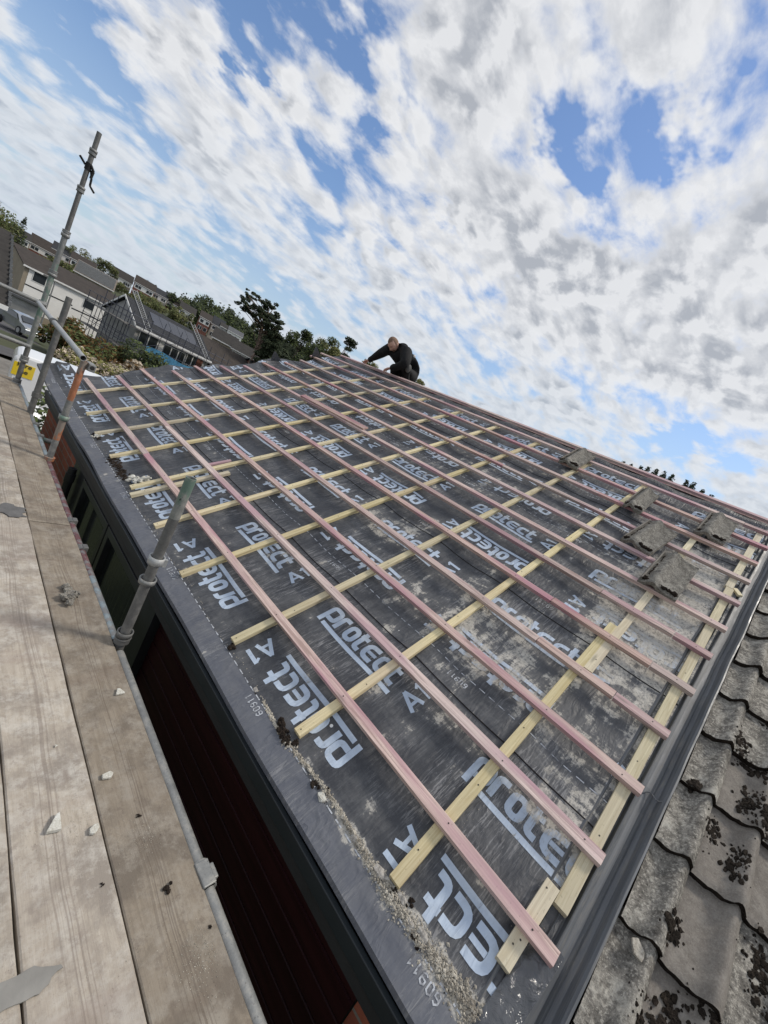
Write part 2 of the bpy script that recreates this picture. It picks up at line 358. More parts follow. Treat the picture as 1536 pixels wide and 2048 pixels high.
steel('galv_bright', (.40, .41, .41), dirt=.25)

def tilemat(name, base, dark, light, bumpd=.006, scale=1., moss=.0):
    def f(g):
        p = g.obj(); n = g.noise(p, 34 * scale, 8, .75); n2 = g.noise(p, 5 * scale, 6, .65); v = g.voro(p, 55 * scale); n3 = g.noise(p, 150 * scale, 4, .8)
        tone = g.noise(p, 2.1 * scale, 3, .5)
        col = g.ramp(n, [(.30, dark), (.50, base), (.70, light)])
        col = g.mix(g.mapr(n2, .42, .62, 0., .5), col, tuple((a + b) / 2 for a, b in zip(base, dark)))
        col = g.mix(g.mapr(n3, .53, .62, 0., .7), col, light)
        col = g.mix(g.mapr(n3, .36, .44, .75, 0.), col, dark)
        col = g.mix(g.mapr(g.m('ADD', v, g.m('MULTIPLY', tone, .3)), .17, .24, .55, 0.), col, (.02, .018, .016))
        lic = g.noise(g.vm('ADD', p, (3., 5., 0.)), 8. * scale, 6, .7); col = g.mix(g.m('MULTIPLY', g.mapr(lic, .52, .62, 0., .55), g.mapr(n, .42, .56, .2, 1.)), col, light); col = g.mix(g.mapr(lic, .36, .44, .5, 0.), col, dark)
        if moss: col = g.mix(g.mapr(n2, .60 - moss, .70 - moss, 0., .85), col, (.028, .022, .016))
        return dict(c=col, r=.95, n=g.bump(g.m('ADD', g.m('MULTIPLY', n, .6), g.m('MULTIPLY', n3, .6)), 1., bumpd), s=.15)
    return mat(name, f)
tilemat('old_tile', (.235, .22, .195), (.06, .055, .048), (.58, .55, .48), .010, .62)
tilemat('loose_tile', (.20, .187, .165), (.065, .06, .052), (.42, .40, .35))
tilemat('tile_clean', (.215, .195, .172), (.15, .135, .118), (.28, .26, .23), .002)
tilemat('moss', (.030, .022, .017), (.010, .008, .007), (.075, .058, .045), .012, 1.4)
tilemat('moss_brown', (.026, .020, .015), (.008, .007, .006), (.075, .06, .048), .012, 1.4)
tilemat('mortar', (.36, .34, .31), (.20, .18, .16), (.52, .50, .46), .004)
tilemat('grit', (.40, .365, .30), (.14, .12, .10), (.62, .58, .50), .003)
tilemat('white_shard', (.55, .54, .48), (.36, .33, .28), (.66, .66, .62), .003)

def gutm(g):
    p = g.obj(); n = g.noise(g.map(p, sc=(.8, 30, 30)), 2., 7, .7, .3); n2 = g.noise(g.map(p, sc=(1.5, 14, 14)), 4., 8, .75, .6)
    col = g.ramp(n, [(.3, (.075, .082, .09)), (.7, (.16, .17, .185))])
    col = g.mix(g.mapr(n2, .50, .68, 0., .65), col, (.24, .225, .20))
    return dict(c=col, r=g.mapr(n2, .4, .7, .42, .75), n=g.bump(n2, .25, .002), s=.4)
mat('grp_gutter', gutm)
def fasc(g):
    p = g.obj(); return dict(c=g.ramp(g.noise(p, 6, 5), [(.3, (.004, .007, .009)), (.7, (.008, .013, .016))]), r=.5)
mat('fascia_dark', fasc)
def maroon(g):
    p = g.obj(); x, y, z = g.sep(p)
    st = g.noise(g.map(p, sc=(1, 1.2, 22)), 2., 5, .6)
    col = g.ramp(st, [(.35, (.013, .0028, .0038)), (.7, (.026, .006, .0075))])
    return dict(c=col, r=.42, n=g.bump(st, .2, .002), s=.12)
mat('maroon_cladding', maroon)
def brickm(name, c1, c2, mort, sc=1., vert='xz'):
    def f(g):
        p = g.obj(); x, y, z = g.sep(p)
        bt = g.n('ShaderNodeTexBrick'); g.put(bt.inputs['Vector'], g.comb(g.m('ADD', x, y), z, 0.))
        bt.inputs['Scale'].default_value = 1. / sc; bt.inputs['Brick Width'].default_value = .225; bt.inputs['Row Height'].default_value = .075; bt.inputs['Mortar Size'].default_value = .006
        g.put(bt.inputs['Color1'], c1); g.put(bt.inputs['Color2'], c2); g.put(bt.inputs['Mortar'], mort)
        n = g.noise(p, 30, 6, .7)
        col = g.mix(g.mapr(n, .3, .7, .0, .5), bt.outputs['Color'], g.mix(1., bt.outputs['Color'], (.6, .55, .5), 'MULTIPLY'))
        return dict(c=col, r=.9, n=g.bump(g.m('SUBTRACT', n, g.m('MULTIPLY', bt.outputs['Fac'], 1.5)), .6, .004))
    return mat(name, f)
brickm('orange_brick', (.30, .085, .045), (.22, .06, .035), (.20, .17, .145))
brickm('far_brick', (.20, .06, .04), (.15, .05, .035), (.2, .16, .13))
plain('dark_frame', (.018, .019, .022), .35); plain('black_soffit_lap_shadow', (.012, .012, .013), .6)
def glass(g):
    return dict(c=(.02, .024, .025), r=.03, s=.9, alpha=.62)
mat('window_glass', glass)
def curt(g):
    p = g.obj(); x, y, z = g.sep(p); wv = g.noise(g.comb(g.m('MULTIPLY', y, 30.), 0., g.m('MULTIPLY', z, 1.2)), 1., 5, .7)
    lowm = g.mapr(g.m('ADD', z, g.m('MULTIPLY', g.noise(p, 3), .08)), -.74, -.66, 1., 0.)
    col = g.mix(lowm, g.ramp(wv, [(.50, (.010, .012, .013)), (.62, (.26, .29, .29))]), g.ramp(wv, [(.46, (.020, .024, .014)), (.60, (.42, .42, .15))]))
    return dict(c=col, r=.9)
mat('curtain', curt)
# ------------------------------------------------------------------ far materials
def grass(g):
    p = g.pos(); n = g.noise(p, .05, 6, .6); n2 = g.noise(p, .8, 5, .7)
    col = g.ramp(n, [(.3, (.035, .048, .018)), (.55, (.055, .062, .026)), (.75, (.085, .075, .04))])
    return dict(c=g.mix(g.mapr(n2, .4, .7, 0, .6), col, (.04, .05, .02)), r=.95)
mat('grass', grass)
plain('asphalt', (.075, .073, .075), .9, 0, .2, 2.); plain('concrete_path', (.19, .18, .165), .9, 0, .3, 1.5)
plain('render_white', (.74, .73, .70), .8, 0, .06, 1.); plain('render_grey', (.33, .328, .32), .9, 0, .22, 1.2); plain('render_tan', (.27, .23, .175), .9, 0, .1, 1.); plain('cream', (.42, .39, .33), .85, 0, .1, .5)
plain('slate_grey', (.085, .088, .095), .7, 0, .2, 1.); plain('lead', (.12, .125, .13), .5, 0, .3, 2.)
plain('white_paint', (.72, .72, .70), .45, 0, .04, 2.); plain('far_pane', (.025, .03, .035), .15, 0, .3, .5); plain('blue_net', (.05, .19, .33), .8, 0, .35, 4.); plain('blue_tarp', (.08, .22, .42), .6, 0, .3, 2.)
plain('wood_door', (.28, .15, .06), .6, 0, .15, 3.); plain('solar', (.05, .055, .07), .25, 0, .1, 1.)
def rooft(name, a, b, rowh=.3):
    def f(g):
        p = g.obj(); x, y, z = g.sep(p)
        row = g.m('FRACT', g.m('DIVIDE', z, rowh * .5)); n = g.noise(p, 1.6, 7, .7); n2 = g.noise(p, 9, 4, .7)
        col = g.ramp(g.m('ADD', g.m('MULTIPLY', n, .6), g.m('MULTIPLY', n2, .4)), [(.35, a), (.65, b)])
        return dict(c=g.mix(g.mapr(row, 0., .2, .45, 0.), col, tuple(c * .35 for c in a)), r=.9)
    return mat(name, f)
rooft('roof_brown', (.026, .021, .018), (.055, .044, .037)); rooft('roof_red', (.055, .028, .022), (.09, .05, .04)); rooft('roof_striped', (.15, .125, .105), (.21, .18, .155), 1.3); rooft('roof_slate', (.016, .018, .022), (.036, .039, .046)); rooft('roof_dark', (.022, .020, .019), (.046, .042, .038))
def leaf(name, c, d, sc=.6):
    def f(g):
        p = g.obj(); n = g.noise(p, sc, 4, .6); n2 = g.noise(p, sc * 9, 3, .6)
        col = g.ramp(g.m('ADD', g.m('MULTIPLY', n, .5), g.m('MULTIPLY', n2, .5)), [(.36, d), (.64, c)])
        return dict(c=col, r=.75, s=.2)
    return mat(name, f)
leaf('leaf_pine', (.062, .080, .042), (.024, .032, .019)); leaf('leaf_green', (.13, .165, .055), (.05, .068, .025)); leaf('leaf_olive', (.19, .19, .085), (.085, .09, .04)); leaf('leaf_spring', (.26, .26, .08), (.12, .12, .04))
leaf('leaf_rust', (.17, .09, .03), (.06, .045, .02), 1.2); leaf('blossom', (.62, .52, .42), (.30, .26, .18), 3.)
plain('bark', (.20, .145, .115), .95, 0, .35, 3.); plain('twig', (.10, .085, .07), .9, 0, .3, 3.)
def carp(name, c, m_=.3):
    return mat(name, lambda g: dict(c=c, r=.28, m=m_, coat=.6))
carp('car_silver', (.36, .38, .40), .7); carp('car_white', (.78, .78, .78), 0.); carp('car_glass', (.02, .025, .03), 0.); carp('plastic_yellow', (.78, .56, .02), 0.); carp('tail_red', (.4, .02, .02), 0.)
plain('rubber', (.02, .02, .02), .8); plain('black_ink', (.02, .02, .02), .7, 0, .05)
# person
plain('jacket', (.006, .006, .007), .9, 0, .4, 18., .004); plain('trousers', (.009, .0085, .009), .85, 0, .35, 18., .004); plain('pad_grey', (.10, .10, .095), .8)
mat('skin', lambda g: dict(c=g.ramp(g.noise(g.obj(), 30, 3), [(.3, (.55, .32, .24)), (.7, (.66, .42, .33))]), r=.5, sub=.05)); plain('hair', (.20, .125, .085), .9, 0, .3, 200.); plain('boots', (.03, .025, .02), .7); plain('reflective', (.6, .6, .6), .4)
# ================================================================== THE HOUSE BEING RE-ROOFED
GZ = -4.5
XB = [0.0, .349, .699, 1.047, 1.403, 1.753, 2.078, 2.439, 2.789, 3.125, 3.48, 3.79]
YJ = [6.109, 5.358, 4.78, 4.205, 3.575, 2.962, 2.384, 1.752, 1.155, .533, .187]
SR = 4.13                                   # slope length at the ridge
RIDGE = RP(SR, 0)
house = empty('house', (0, 0, GZ), label='brick house with dark membrane stretched over its roof', cat='house')
def hp(o): o.parent = house; o.matrix_parent_inverse = Matrix.Translation((0, 0, -GZ)); return o
ys_sorted = sorted(YJ)
def hmem(s, Y):
    d = 9.; lo = .0
    for a, b in zip([-.3] + ys_sorted, ys_sorted + [6.9]):
        if a <= Y <= b:
            t = (Y - a) / (b - a); d = math.sin(math.pi * t) ** 1.3 * min(1., (b - a) / .45)
    sag = .013 * (0 if d == 9. else d) * min(1, max(0, (s + .33) / .25))
    wr = .006 * mnoise.noise(Vector((s * 2.2, Y * 3.1, 0))) + .0035 * mnoise.noise(Vector((s * 6, Y * 7.5, 3)))
    far = 0.
    if Y > 6.25:
        t = Y - 6.25; far = t * t * .16 * (1.2 + 2.2 * mnoise.noise(Vector((s * 1.6, .5, 7)))) - (.05 * t if s < -.2 else 0)
        wr *= 1 + t * 3
    eave = -.004 * max(0, min(1, (-.30 - s) / .12)) ** 1.5
    return -.054 - sag + wr * min(1, .35 + d if d < 9 else 1) + far + eave
def lap(s, k): return .0065 * (1 - (s - (-.41 + .86 * k)) / .96)
def sheet_of(s): return max(0, min(5, int((s + .41) // .86)))
def farY(s): return 6.72 + .16 * mnoise.noise(Vector((s * 1.7, 2.2, 0))) + .07 * mnoise.noise(Vector((s * 5., 9.2, 0))) + (.25 if -.5 < s < -.05 else 0)
sheets = []
for k in range(6):
    s0 = -.41 + .86 * k; s1 = min(s0 + .955, SR - .01)
    if s1 - s0 < .1: break
    mb = MB()
    def fn(u, v, s0=s0, s1=s1, k=k):
        s = s0 + (s1 - s0) * u
        if u == 0 and k: s += .006 * mnoise.noise(Vector((v * 18, k, 0)))
        if u == 0 and not k: s += .012 * mnoise.noise(Vector((v * 9, 4, 0)))
        if not k: s += .018 * (1 - u) ** 4
        Y = .13 + (farY(s) - .13) * v
        return (s, Y, hmem(s, Y) + lap(s, k))
    mb.grid(int(34 * (s1 - s0)), 190, fn)
    ed = MB()                                   # turned-down lower edge; laps painted felt black, which also draws their gap shadow
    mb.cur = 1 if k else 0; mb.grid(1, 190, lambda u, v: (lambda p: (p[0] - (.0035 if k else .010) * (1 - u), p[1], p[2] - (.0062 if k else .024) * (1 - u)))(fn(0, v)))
    o = mb.build('roof_membrane', ['membrane', 'black_soffit_lap_shadow'], M=RM); hp(o)
    tag(o, ['lowest strip of dark roofing membrane overhanging the eaves', 'second strip of dark roofing membrane up from the eaves', 'third strip of dark roofing membrane up the slope', 'fourth strip of dark roofing membrane up the slope', 'fifth strip of dark roofing membrane near the ridge', 'top strip of dark roofing membrane'][k])
    sheets.append(o)
# ---- printed lettering: stroke glyphs in text space (u along the line, v up)
def roundpath(pts, rad, closed=False):
    out = []; n = len(pts)
    for i, p in enumerate(pts):
        if not closed and i in (0, n - 1) or rad == 0: out.append(p); continue
        a = pts[i - 1]; b = pts[(i + 1) % n]; P_ = Vector(p); A = Vector(a) - P_; B_ = Vector(b) - P_
        r = min(rad, A.length * .5, B_.length * .5)
        q0 = P_ + A.normalized() * r; q1 = P_ + B_.normalized() * r
        for t in (0, .25, .5, .75, 1.): out.append(tuple(q0 * (1 - t) ** 2 + P_ * 2 * t * (1 - t) + q1 * t * t))
    return out
def strokes(pts, w, rad=.0, closed=False, step=.02):
    pts = roundpath(pts, rad, closed); pl = [Vector(p) for p in pts]
    if closed: pl.append(pl[0].copy())
    dense = [pl[0]]
    for a, b in zip(pl, pl[1:]):
        L = (b - a).length
        if L < 1e-6: continue
        k = max(1, math.ceil(L / step))
        dense += [a.lerp(b, i / k) for i in range(1, k + 1)]
    n = len(dense); L_ = []; R_ = []
    for i, p in enumerate(dense):
        if closed and i in (0, n - 1): a = (dense[1] - dense[0]).normalized(); b = (dense[-1] - dense[-2]).normalized()
        else:
            a = (dense[min(i + 1, n - 1)] - dense[i]).normalized() if i < n - 1 else (dense[i] - dense[i - 1]).normalized()
            b = (dense[i] - dense[i - 1]).normalized() if i else a
        t = (a + b).normalized() if (a + b).length > 1e-6 else a
        nn = Vector((-t.y, t.x)); k = 1 / max(.5, nn.dot(Vector((-a.y, a.x))))
        L_.append(p + nn * w / 2 * k); R_.append(p - nn * w / 2 * k)
    return [(R_[i], R_[i + 1], L_[i + 1], L_[i]) for i in range(n - 1)]
W_ = .0275
def protect_quads():
    q = []; b = .034 + W_ / 2; t = .144 - W_ / 2; h = W_ / 2
    q += strokes([(.0115, -.0), (.0115, t), (.078, t), (.078, b + .006), (.026, b + .006)], W_, .022)
    q += strokes([(.107, .035), (.107, t), (.150, t)], W_, .024)
    q += strokes([(.166 + h, b), (.166 + h, t), (.245 - h, t), (.245 - h, b)], W_, .030, True)
    q += strokes([(.268, .176), (.268, b), (.305, b)], W_, .024); q += strokes([(.250, t), (.304, t)], W_ * .9)
    q += strokes([(.402, t), (.330, t), (.330, b), (.402, b)], W_, .034); q += strokes([(.345, (t + b) / 2), (.404, (t + b) / 2)], W_ * .70)
    q += strokes([(.492, t), (.430, t), (.430, b), (.492, b)], W_, .034)
    q += strokes([(.518, .176), (.518, b), (.565, b)], W_, .024); q += strokes([(.500, t), (.558, t)], W_ * .9)
    q += strokes([(.040, .010), (.588, .010)], .025)
    A_ = lambda *pp: [(.728 - b_, .030 + a_) for a_, b_ in pp]      # the class mark is printed a quarter turn round
    q += strokes(A_((.008, 0), (.045, .098)), .020); q += strokes(A_((.045, .098), (.082, 0)), .020); q += strokes(A_((.022, .030), (.068, .030)), .015)
    q += strokes(A_((.128, 0), (.128, .098)), .021); q += strokes(A_((.104, .074), (.122, .090)), .014)
    return q
LOGO = protect_quads()
DIG = {'6': [[(.022, .034), (.012, .04), (.002, .03), (.002, .006), (.012, 0), (.022, .006), (.022, .018), (.004, .020)]],
       '0': [[(.002, .006), (.002, .034), (.012, .04), (.022, .034), (.022, .006), (.012, 0), (.002, .006)]],
       '9': [[(.002, .006), (.012, 0), (.022, .01), (.022, .034), (.012, .04), (.002, .034), (.002, .022), (.020, .020)]],
       '1': [[(.004, .032), (.012, .04), (.012, 0)]]}
def numq():
    q = []
    for i, c in enumerate('60911'):
        for pth in DIG[c]: q += [tuple(Vector((v.x * .72 + i * .0255, v.y * .72)) for v in f) for f in strokes(pth, .0062, 0)]
    return q
NUMQ = numq()
rows = [(-.05, -1, .945), (.19, 1, 1.654), (.81, -1, .53), (1.045, 1, 1.134), (1.67, -1, 1.16), (1.91, 1, .871), (2.53, -1, .42), (2.77, 1, 1.50), (3.39, -1, 1.03), (3.63, 1, .68)]
def place(quads, base, up, y0, mb, dh):
    for f in quads:
        vs = []; ok = True
        for p in f:
            s = base + up * p.y; Y = y0 + (-up) * p.x
            if Y < .14 or Y > farY(s) - .01 or s > SR - .02: ok = False; break
            k = sheet_of(s); vs.append((s, Y, hmem(s, Y) + lap(s, k) + dh))
        if ok: mb.add(vs, [(0, 1, 2, 3)])
for k, sh in enumerate(sheets):
    mb = MB(); md = MB(); mb.smooth = True
    for base, up, y0 in rows:
        if sheet_of(base + up * .07) != k: continue
        for i in range(-3, 9): place(LOGO, base, up, y0 + i * 1.045, mb, .0012)
    sd_ = -.283 + .86 * k
    o = mb.build('printed_lettering', 'membrane_print', M=Matrix.Identity(4)); o.parent = sh
    Y = .16
    while Y < 6.6:
        place([tuple(Vector(p) for p in ((0, 0), (.034, 0), (.034, .005), (0, .005)))], sd_, -1, Y, md, .0012); Y += .056
    for i in range(-1, 7): place(NUMQ, sd_ - .018 if k == 0 else sd_ - .035, -1, (.277 if k == 0 else (.854 if k == 1 else .4 + .23 * k)) + i * 1.05, md, .0013)
    if k in (2, 3):
        Y = .2
        while Y < 6.5:
            place([tuple(Vector(p) for p in ((0, 0), (.03, 0), (.03, .004), (0, .004)))], sd_ + .05, -1, Y, md, .0012); Y += .07
    o = md.build('printed_marking', 'white_print', M=Matrix.Identity(4)); o.parent = sh
# loose torn flaps at the far verge
for (s, tall, wd) in ((2.70, .17, .20), (3.50, .20, .20)):
    mb = MB(); Y = 6.72; h = hmem(s, 6.6)
    mb.grid(6, 6, lambda u, v: (s + (u - .5) * wd * (1 - v * .85) + v * .02 - .03 * v, Y + .05 * math.sin(u * 4) * (1 - v) - .03 * v, h + .02 + tall * v + .01 * math.sin(u * 9)))
    hp(mb.build('torn_flap', 'grp_gutter', M=RM, label='torn grey plastic flap standing up at the far verge'))
# ---- verge gutter between the two roofs
prof = [(.215, -.056), (.205, -.046), (.195, -.058), (.178, -.066), (.172, -.048), (.165, -.066), (.150, -.067), (.145, -.045), (.138, -.067), (.122, -.068), (.116, -.045), (.109, -.070), (.094, -.078), (.074, -.080), (.066, -.072), (.058, -.080), (.044, -.072), (.034, -.034), (.026, -.024), (.019, -.026), (.014, -.060)]
mb = MB(); mb.smooth = False
NS = 70
for i in range(NS):
    sa = -.24 + (SR + .12) * i / NS; sb = -.24 + (SR + .12) * (i + 1) / NS
    if sa > SR - .02: break
    wv = lambda s: .004 * mnoise.noise(Vector((s * 3, 0, 1)))
    vs = []
    for (Y, h) in prof: vs += [(sa, Y + wv(sa), h + (.003 if sa > .76 else 0)), (sb, Y + wv(sb), h + (.003 if sb > .76 + .01 else 0))]
    mb.add(vs, [(2 * j, 2 * j + 1, 2 * j + 3, 2 * j + 2) for j in range(len(prof) - 1)])
hp(recalc(mb.build('verge_gutter', 'grp_gutter', M=RM, label='ribbed dark grey bonding gutter between the two roofs')))
# wavy cut lip of the upper gutter length
mb = MB(); pts = []
for i in range(25):
    t = i / 24; Y = .15 - .13 * t; hh = -.050 - .032 * math.sin(min(1, t * 1.15) * math.pi) ** 2
    pts.append((.757 + .014 * math.sin(t * 14), Y, hh + .008))
mb.path(pts, .0022, 5)
hp(mb.build('gutter_lip', 'grp_gutter', M=RM))
# crumpled plastic at the bottom corner of the verge
mb = MB()
def crump(u, v):
    s = -.34 + .38 * u; Y = .085 + .085 * v + .03 * (1 - u)
    return (s, Y, -.034 + .010 * mnoise.noise(Vector((s * 16, Y * 26, 0))) + .006 * mnoise.noise(Vector((s * 45, Y * 50, 5))) - .02 * abs(v - .5) - .03 * max(0, .25 - u))
mb.grid(40, 18, crump)
def cpl(g_):
    p = g_.obj(); return dict(c=g_.mix(g_.noise(p, 14, 5), (.03, .032, .036), (.13, .135, .145)), r=.13, s=.7, n=g_.bump(g_.noise(p, 26, 4, .6, 1.), .8, .01))
mat('shiny_plastic', cpl)
hp(mb.build('corner_flashing', 'shiny_plastic', M=RM, label='shiny crumpled plastic at the bottom corner of the verge'))

# ---- walls below the eaves (world coordinates)
WX = -.25
def wbox(name, m_, x0, x1, y0, y1, z0, z1, parent=None, label=None):
    mb = MB(); mb.box(((x0 + x1) / 2, (y0 + y1) / 2, (z0 + z1) / 2), (x1 - x0, y1 - y0, z1 - z0)); o = mb.build(name, m_, label=label)
    if parent is None: hp(o)
    else: o.parent = parent
    return o
zf = -.32
wbox('wall', 'orange_brick', WX + .01, WX + .26, -.005, .44, GZ, zf - .02, label='orange brick corner at the near end of the maroon cladding')
wbox('wall', 'orange_brick', WX - .005, WX + .30, 4.72, 6.42, GZ, zf - .02, label='orange brick pier at the far end of the front')
wbox('wall', 'orange_brick', WX + .31, 7.2, 6.22, 6.42, GZ, zf + .1)
wbox('wall', 'orange_brick', 7.2, 7.4, -.0, 6.42, GZ, zf - .02)
mb = MB()
for x0, y0, y1 in ((WX, .445, 2.33),):
    z = -4.4
    while z < zf - .03:
        z2 = min(z + .098, zf - .025); mb.add([(x0, y0, z), (x0, y1, z), (x0 - .0, y1, z2 - .012), (x0 - .0, y0, z2 - .012), (x0 + .012, y0, z2 - .006), (x0 + .012, y1, z2 - .006), (x0, y1, z2), (x0, y0, z2)], [(0, 1, 2, 3), (3, 2, 5, 4), (4, 5, 6, 7)]); z += .1
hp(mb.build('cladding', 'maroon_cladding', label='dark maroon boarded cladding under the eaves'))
wbox('wall', 'black_soffit_lap_shadow', WX + .02, WX + .05, .44, 4.72, GZ, zf - .03)
# fascia and soffit
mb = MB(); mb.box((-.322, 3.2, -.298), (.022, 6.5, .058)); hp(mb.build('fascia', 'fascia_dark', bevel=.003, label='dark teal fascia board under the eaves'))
mb = MB(); mb.box((-.285, 3.2, -.336), (.08, 6.48, .01)); hp(mb.build('soffit', 'black_soffit_lap_shadow'))
mb = MB(); mb.box((-.22, 3.2, -.36), (.2, 6.46, .05)); hp(mb.build('wall_plate', 'black_soffit_lap_shadow'))
# windows and glazed door
def window(y0, y1, z0, z1, label, bars=()):
    e = MB(); fx = WX - .02
    e.box((fx, (y0 + y1) / 2, z1 - .03), (.07, y1 - y0, .06)); e.box((fx, (y0 + y1) / 2, z0 + .03), (.07, y1 - y0, .06))
    for y in (y0 + .03, y1 - .03) + tuple(bars): e.box((fx - .001, y, (z0 + z1) / 2), (.068, .06, z1 - z0 - .12))
    o = e.build('window', 'dark_frame', label=label, bevel=.004); hp(o)
    p_ = MB(); p_.box((fx + .01, (y0 + y1) / 2, (z0 + z1) / 2), (.006, y1 - y0 - .05, z1 - z0 - .05)); q = p_.build('pane', 'window_glass'); q.parent = o
    c = MB(); c.grid(90, 2, lambda u, v: (fx + .038 + .004 * math.sin(u * (y1 - y0) * 90 + 2 * math.sin(u * 9)), y0 + .04 + (y1 - y0 - .08) * u, z0 + .04 + (z1 - z0 - .08) * v)); q = c.build('curtain', 'curtain'); q.parent = o
    return o
window(3.42, 4.25, -2.3, -.42, 'dark framed window nearest the brick pier')
window(2.55, 3.40, -2.3, -.42, 'dark framed window beside the maroon cladding', ())
wbox('corner_post', 'dark_frame', WX - .05, WX + .02, 2.34, 2.53, GZ, -.41)
wbox('corner_post', 'dark_frame', WX - .03, WX + .03, 4.27, 4.70, GZ, -.41)
# downpipe
mb = MB(); mb.tube((-.33, 4.52, -.45), (-.33, 4.52, GZ), .034, n=16); mb.tube((-.33, 4.52, -.50), (-.33, 4.52, -.58), .040, n=16); hp(mb.build('downpipe', 'dark_frame', label='black downpipe beside the brick pier'))
wbox('wall', 'black_soffit_lap_shadow', WX + .02, WX + .06, 2.3, 4.72, GZ, -2.3)
# back slope of the roof, under old membrane
mb = MB(); bz = RIDGE.z - .075; mb.add([(RIDGE.x + .01, .0, bz + .02), (RIDGE.x + .01, 6.6, bz + .02), (RIDGE.x + 4.0, 6.6, bz - 4 * .577), (RIDGE.x + 4.0, .0, bz - 4 * .577)], [(0, 1, 2, 3)])
hp(mb.build('back_slope', 'membrane'))
# gable triangle at the far end
mb = MB(); mb.prism([(-.2, -.36), (RIDGE.x * 1, RIDGE.z - .12), (7.3, -.36)], 6.26, 6.42, M=Matrix(((1, 0, 0, 0), (0, 0, 1, 0), (0, 1, 0, 0), (0, 0, 0, 1))))
hp(recalc(mb.build('gable_wall', 'orange_brick')))

# ---- battens
ordn = ['lowest', 'second', 'third', 'fourth', 'fifth', 'sixth', 'seventh', 'eighth', 'ninth', 'tenth', 'eleventh', 'twelfth']
far_end = [6.562, 6.559, 6.80, 6.58, 6.74, 6.646, 6.56, 6.648, 6.56, 6.619, 6.85, 6.98]
def batten(name, m_, s0, Y0, s1, Y1, hc, w, t, label, group, nails=(), bow=0., twist=0.):
    """a sawn lath from roof point (s0,Y0) to (s1,Y1), centre height hc"""
    a = Vector((s0, Y0, hc)); b = Vector((s1, Y1, hc)); L = (b - a).length; ang = math.atan2(Y1 - Y0, s1 - s0)
    mb = MB(); n = max(2, int(L / .25)); rnd = random.random() * 50
    ring = [(-w / 2, -t / 2), (w / 2, -t / 2), (w / 2, t / 2), (-w / 2, t / 2)]
    vs = []
    for i in range(n + 1):
        x = L * i / n; by = bow * math.sin(math.pi * i / n) + .0012 * mnoise.noise(Vector((x * 2, rnd, 0))); bz = .0008 * mnoise.noise(Vector((x * 1.6, rnd, 5)))
        vs += [(x, by + y_, bz + z_) for y_, z_ in ring]
    fs = [(4 * i + j, 4 * (i + 1) + j, 4 * (i + 1) + (j + 1) % 4, 4 * i + (j + 1) % 4) for i in range(n) for j in range(4)]
    fs += [(0, 1, 2, 3), tuple(4 * n + j for j in (3, 2, 1, 0))]
    mb.add(vs, fs); mb.cur = 1
    for xn, yn in nails: mb.tube((xn, yn, t / 2 - .001), (xn, yn, t / 2 + .0011), .0030, n=7)
    o = mb.build(name, [m_, 'nail_dark'], M=RMat(s0, Y0, hc, ang), label=label, cat='batten', group=group, bevel=.0012)
    recalc(o)
    return o
joints = {3: [(.36, .002), (.78, -.003)], 4: [(.31, .002), (.89, -.002)], 5: [(.30, .003), (.73, -.003)], 11: [(.32, .003), (3.35, -.002)], 2: [(3.95, .003)], 6: [(3.9, .002)], 8: [(2.2, .003)], 9: [(1.35, -.003), (4.3, .002)], 1: [(4.6, .002)], 7: [(2.6, .003), (5.3, .0)], 10: [(3.0, .002)], 0: [(4.05, .002)]}
for i, s in enumerate(XB):
    cuts = [.108 + random.uniform(-.008, .008)] + [c for c, _ in joints.get(i, [])] + [far_end[i]]
    offs = [0] + [d for _, d in joints.get(i, [])]
    npz = len(cuts) - 1
    for k in range(npz):
        y0, y1 = cuts[k] + (.0015 if k else 0), cuts[k + 1] - .0015
        nl = [(y - y0, random.uniform(-.008, .008)) for y in YJ if y0 + .015 < y < y1 - .015]
        wh = 'single length' if npz == 1 else ['short near piece', 'middle piece', 'long far piece'][k] if npz == 3 else ['near length', 'far length'][k]
        batten('roofing_batten', 'pink_wood', s + offs[k], y0, s + offs[k] + random.uniform(-.002, .002), y1, -.0125 + .0004 * k, .046 + random.uniform(-.002, .002), .025,
               'pink stained batten along the %s row up from the eaves, %s' % (ordn[i], wh), 'pink roofing battens', nl, random.uniform(-.0055, .0055))
batten('roofing_batten', 'pink_wood', 4.075, 4.95, 4.055, 6.72, -.0105, .045, .025, 'pink ridge batten held by the crouching roofer', 'pink roofing battens')
batten('roofing_batten', 'pink_wood', 4.088, .13, 4.082, 5.12, -.0105, .050, .025, 'long pink batten along the ridge beyond the top row', 'pink roofing battens')
batten('roofing_batten', 'pink_wood', 2.118, 3.60, 2.105, 4.89, .0095, .075, .018, 'wide purplish batten lying on top of the seventh row', 'pink roofing battens')
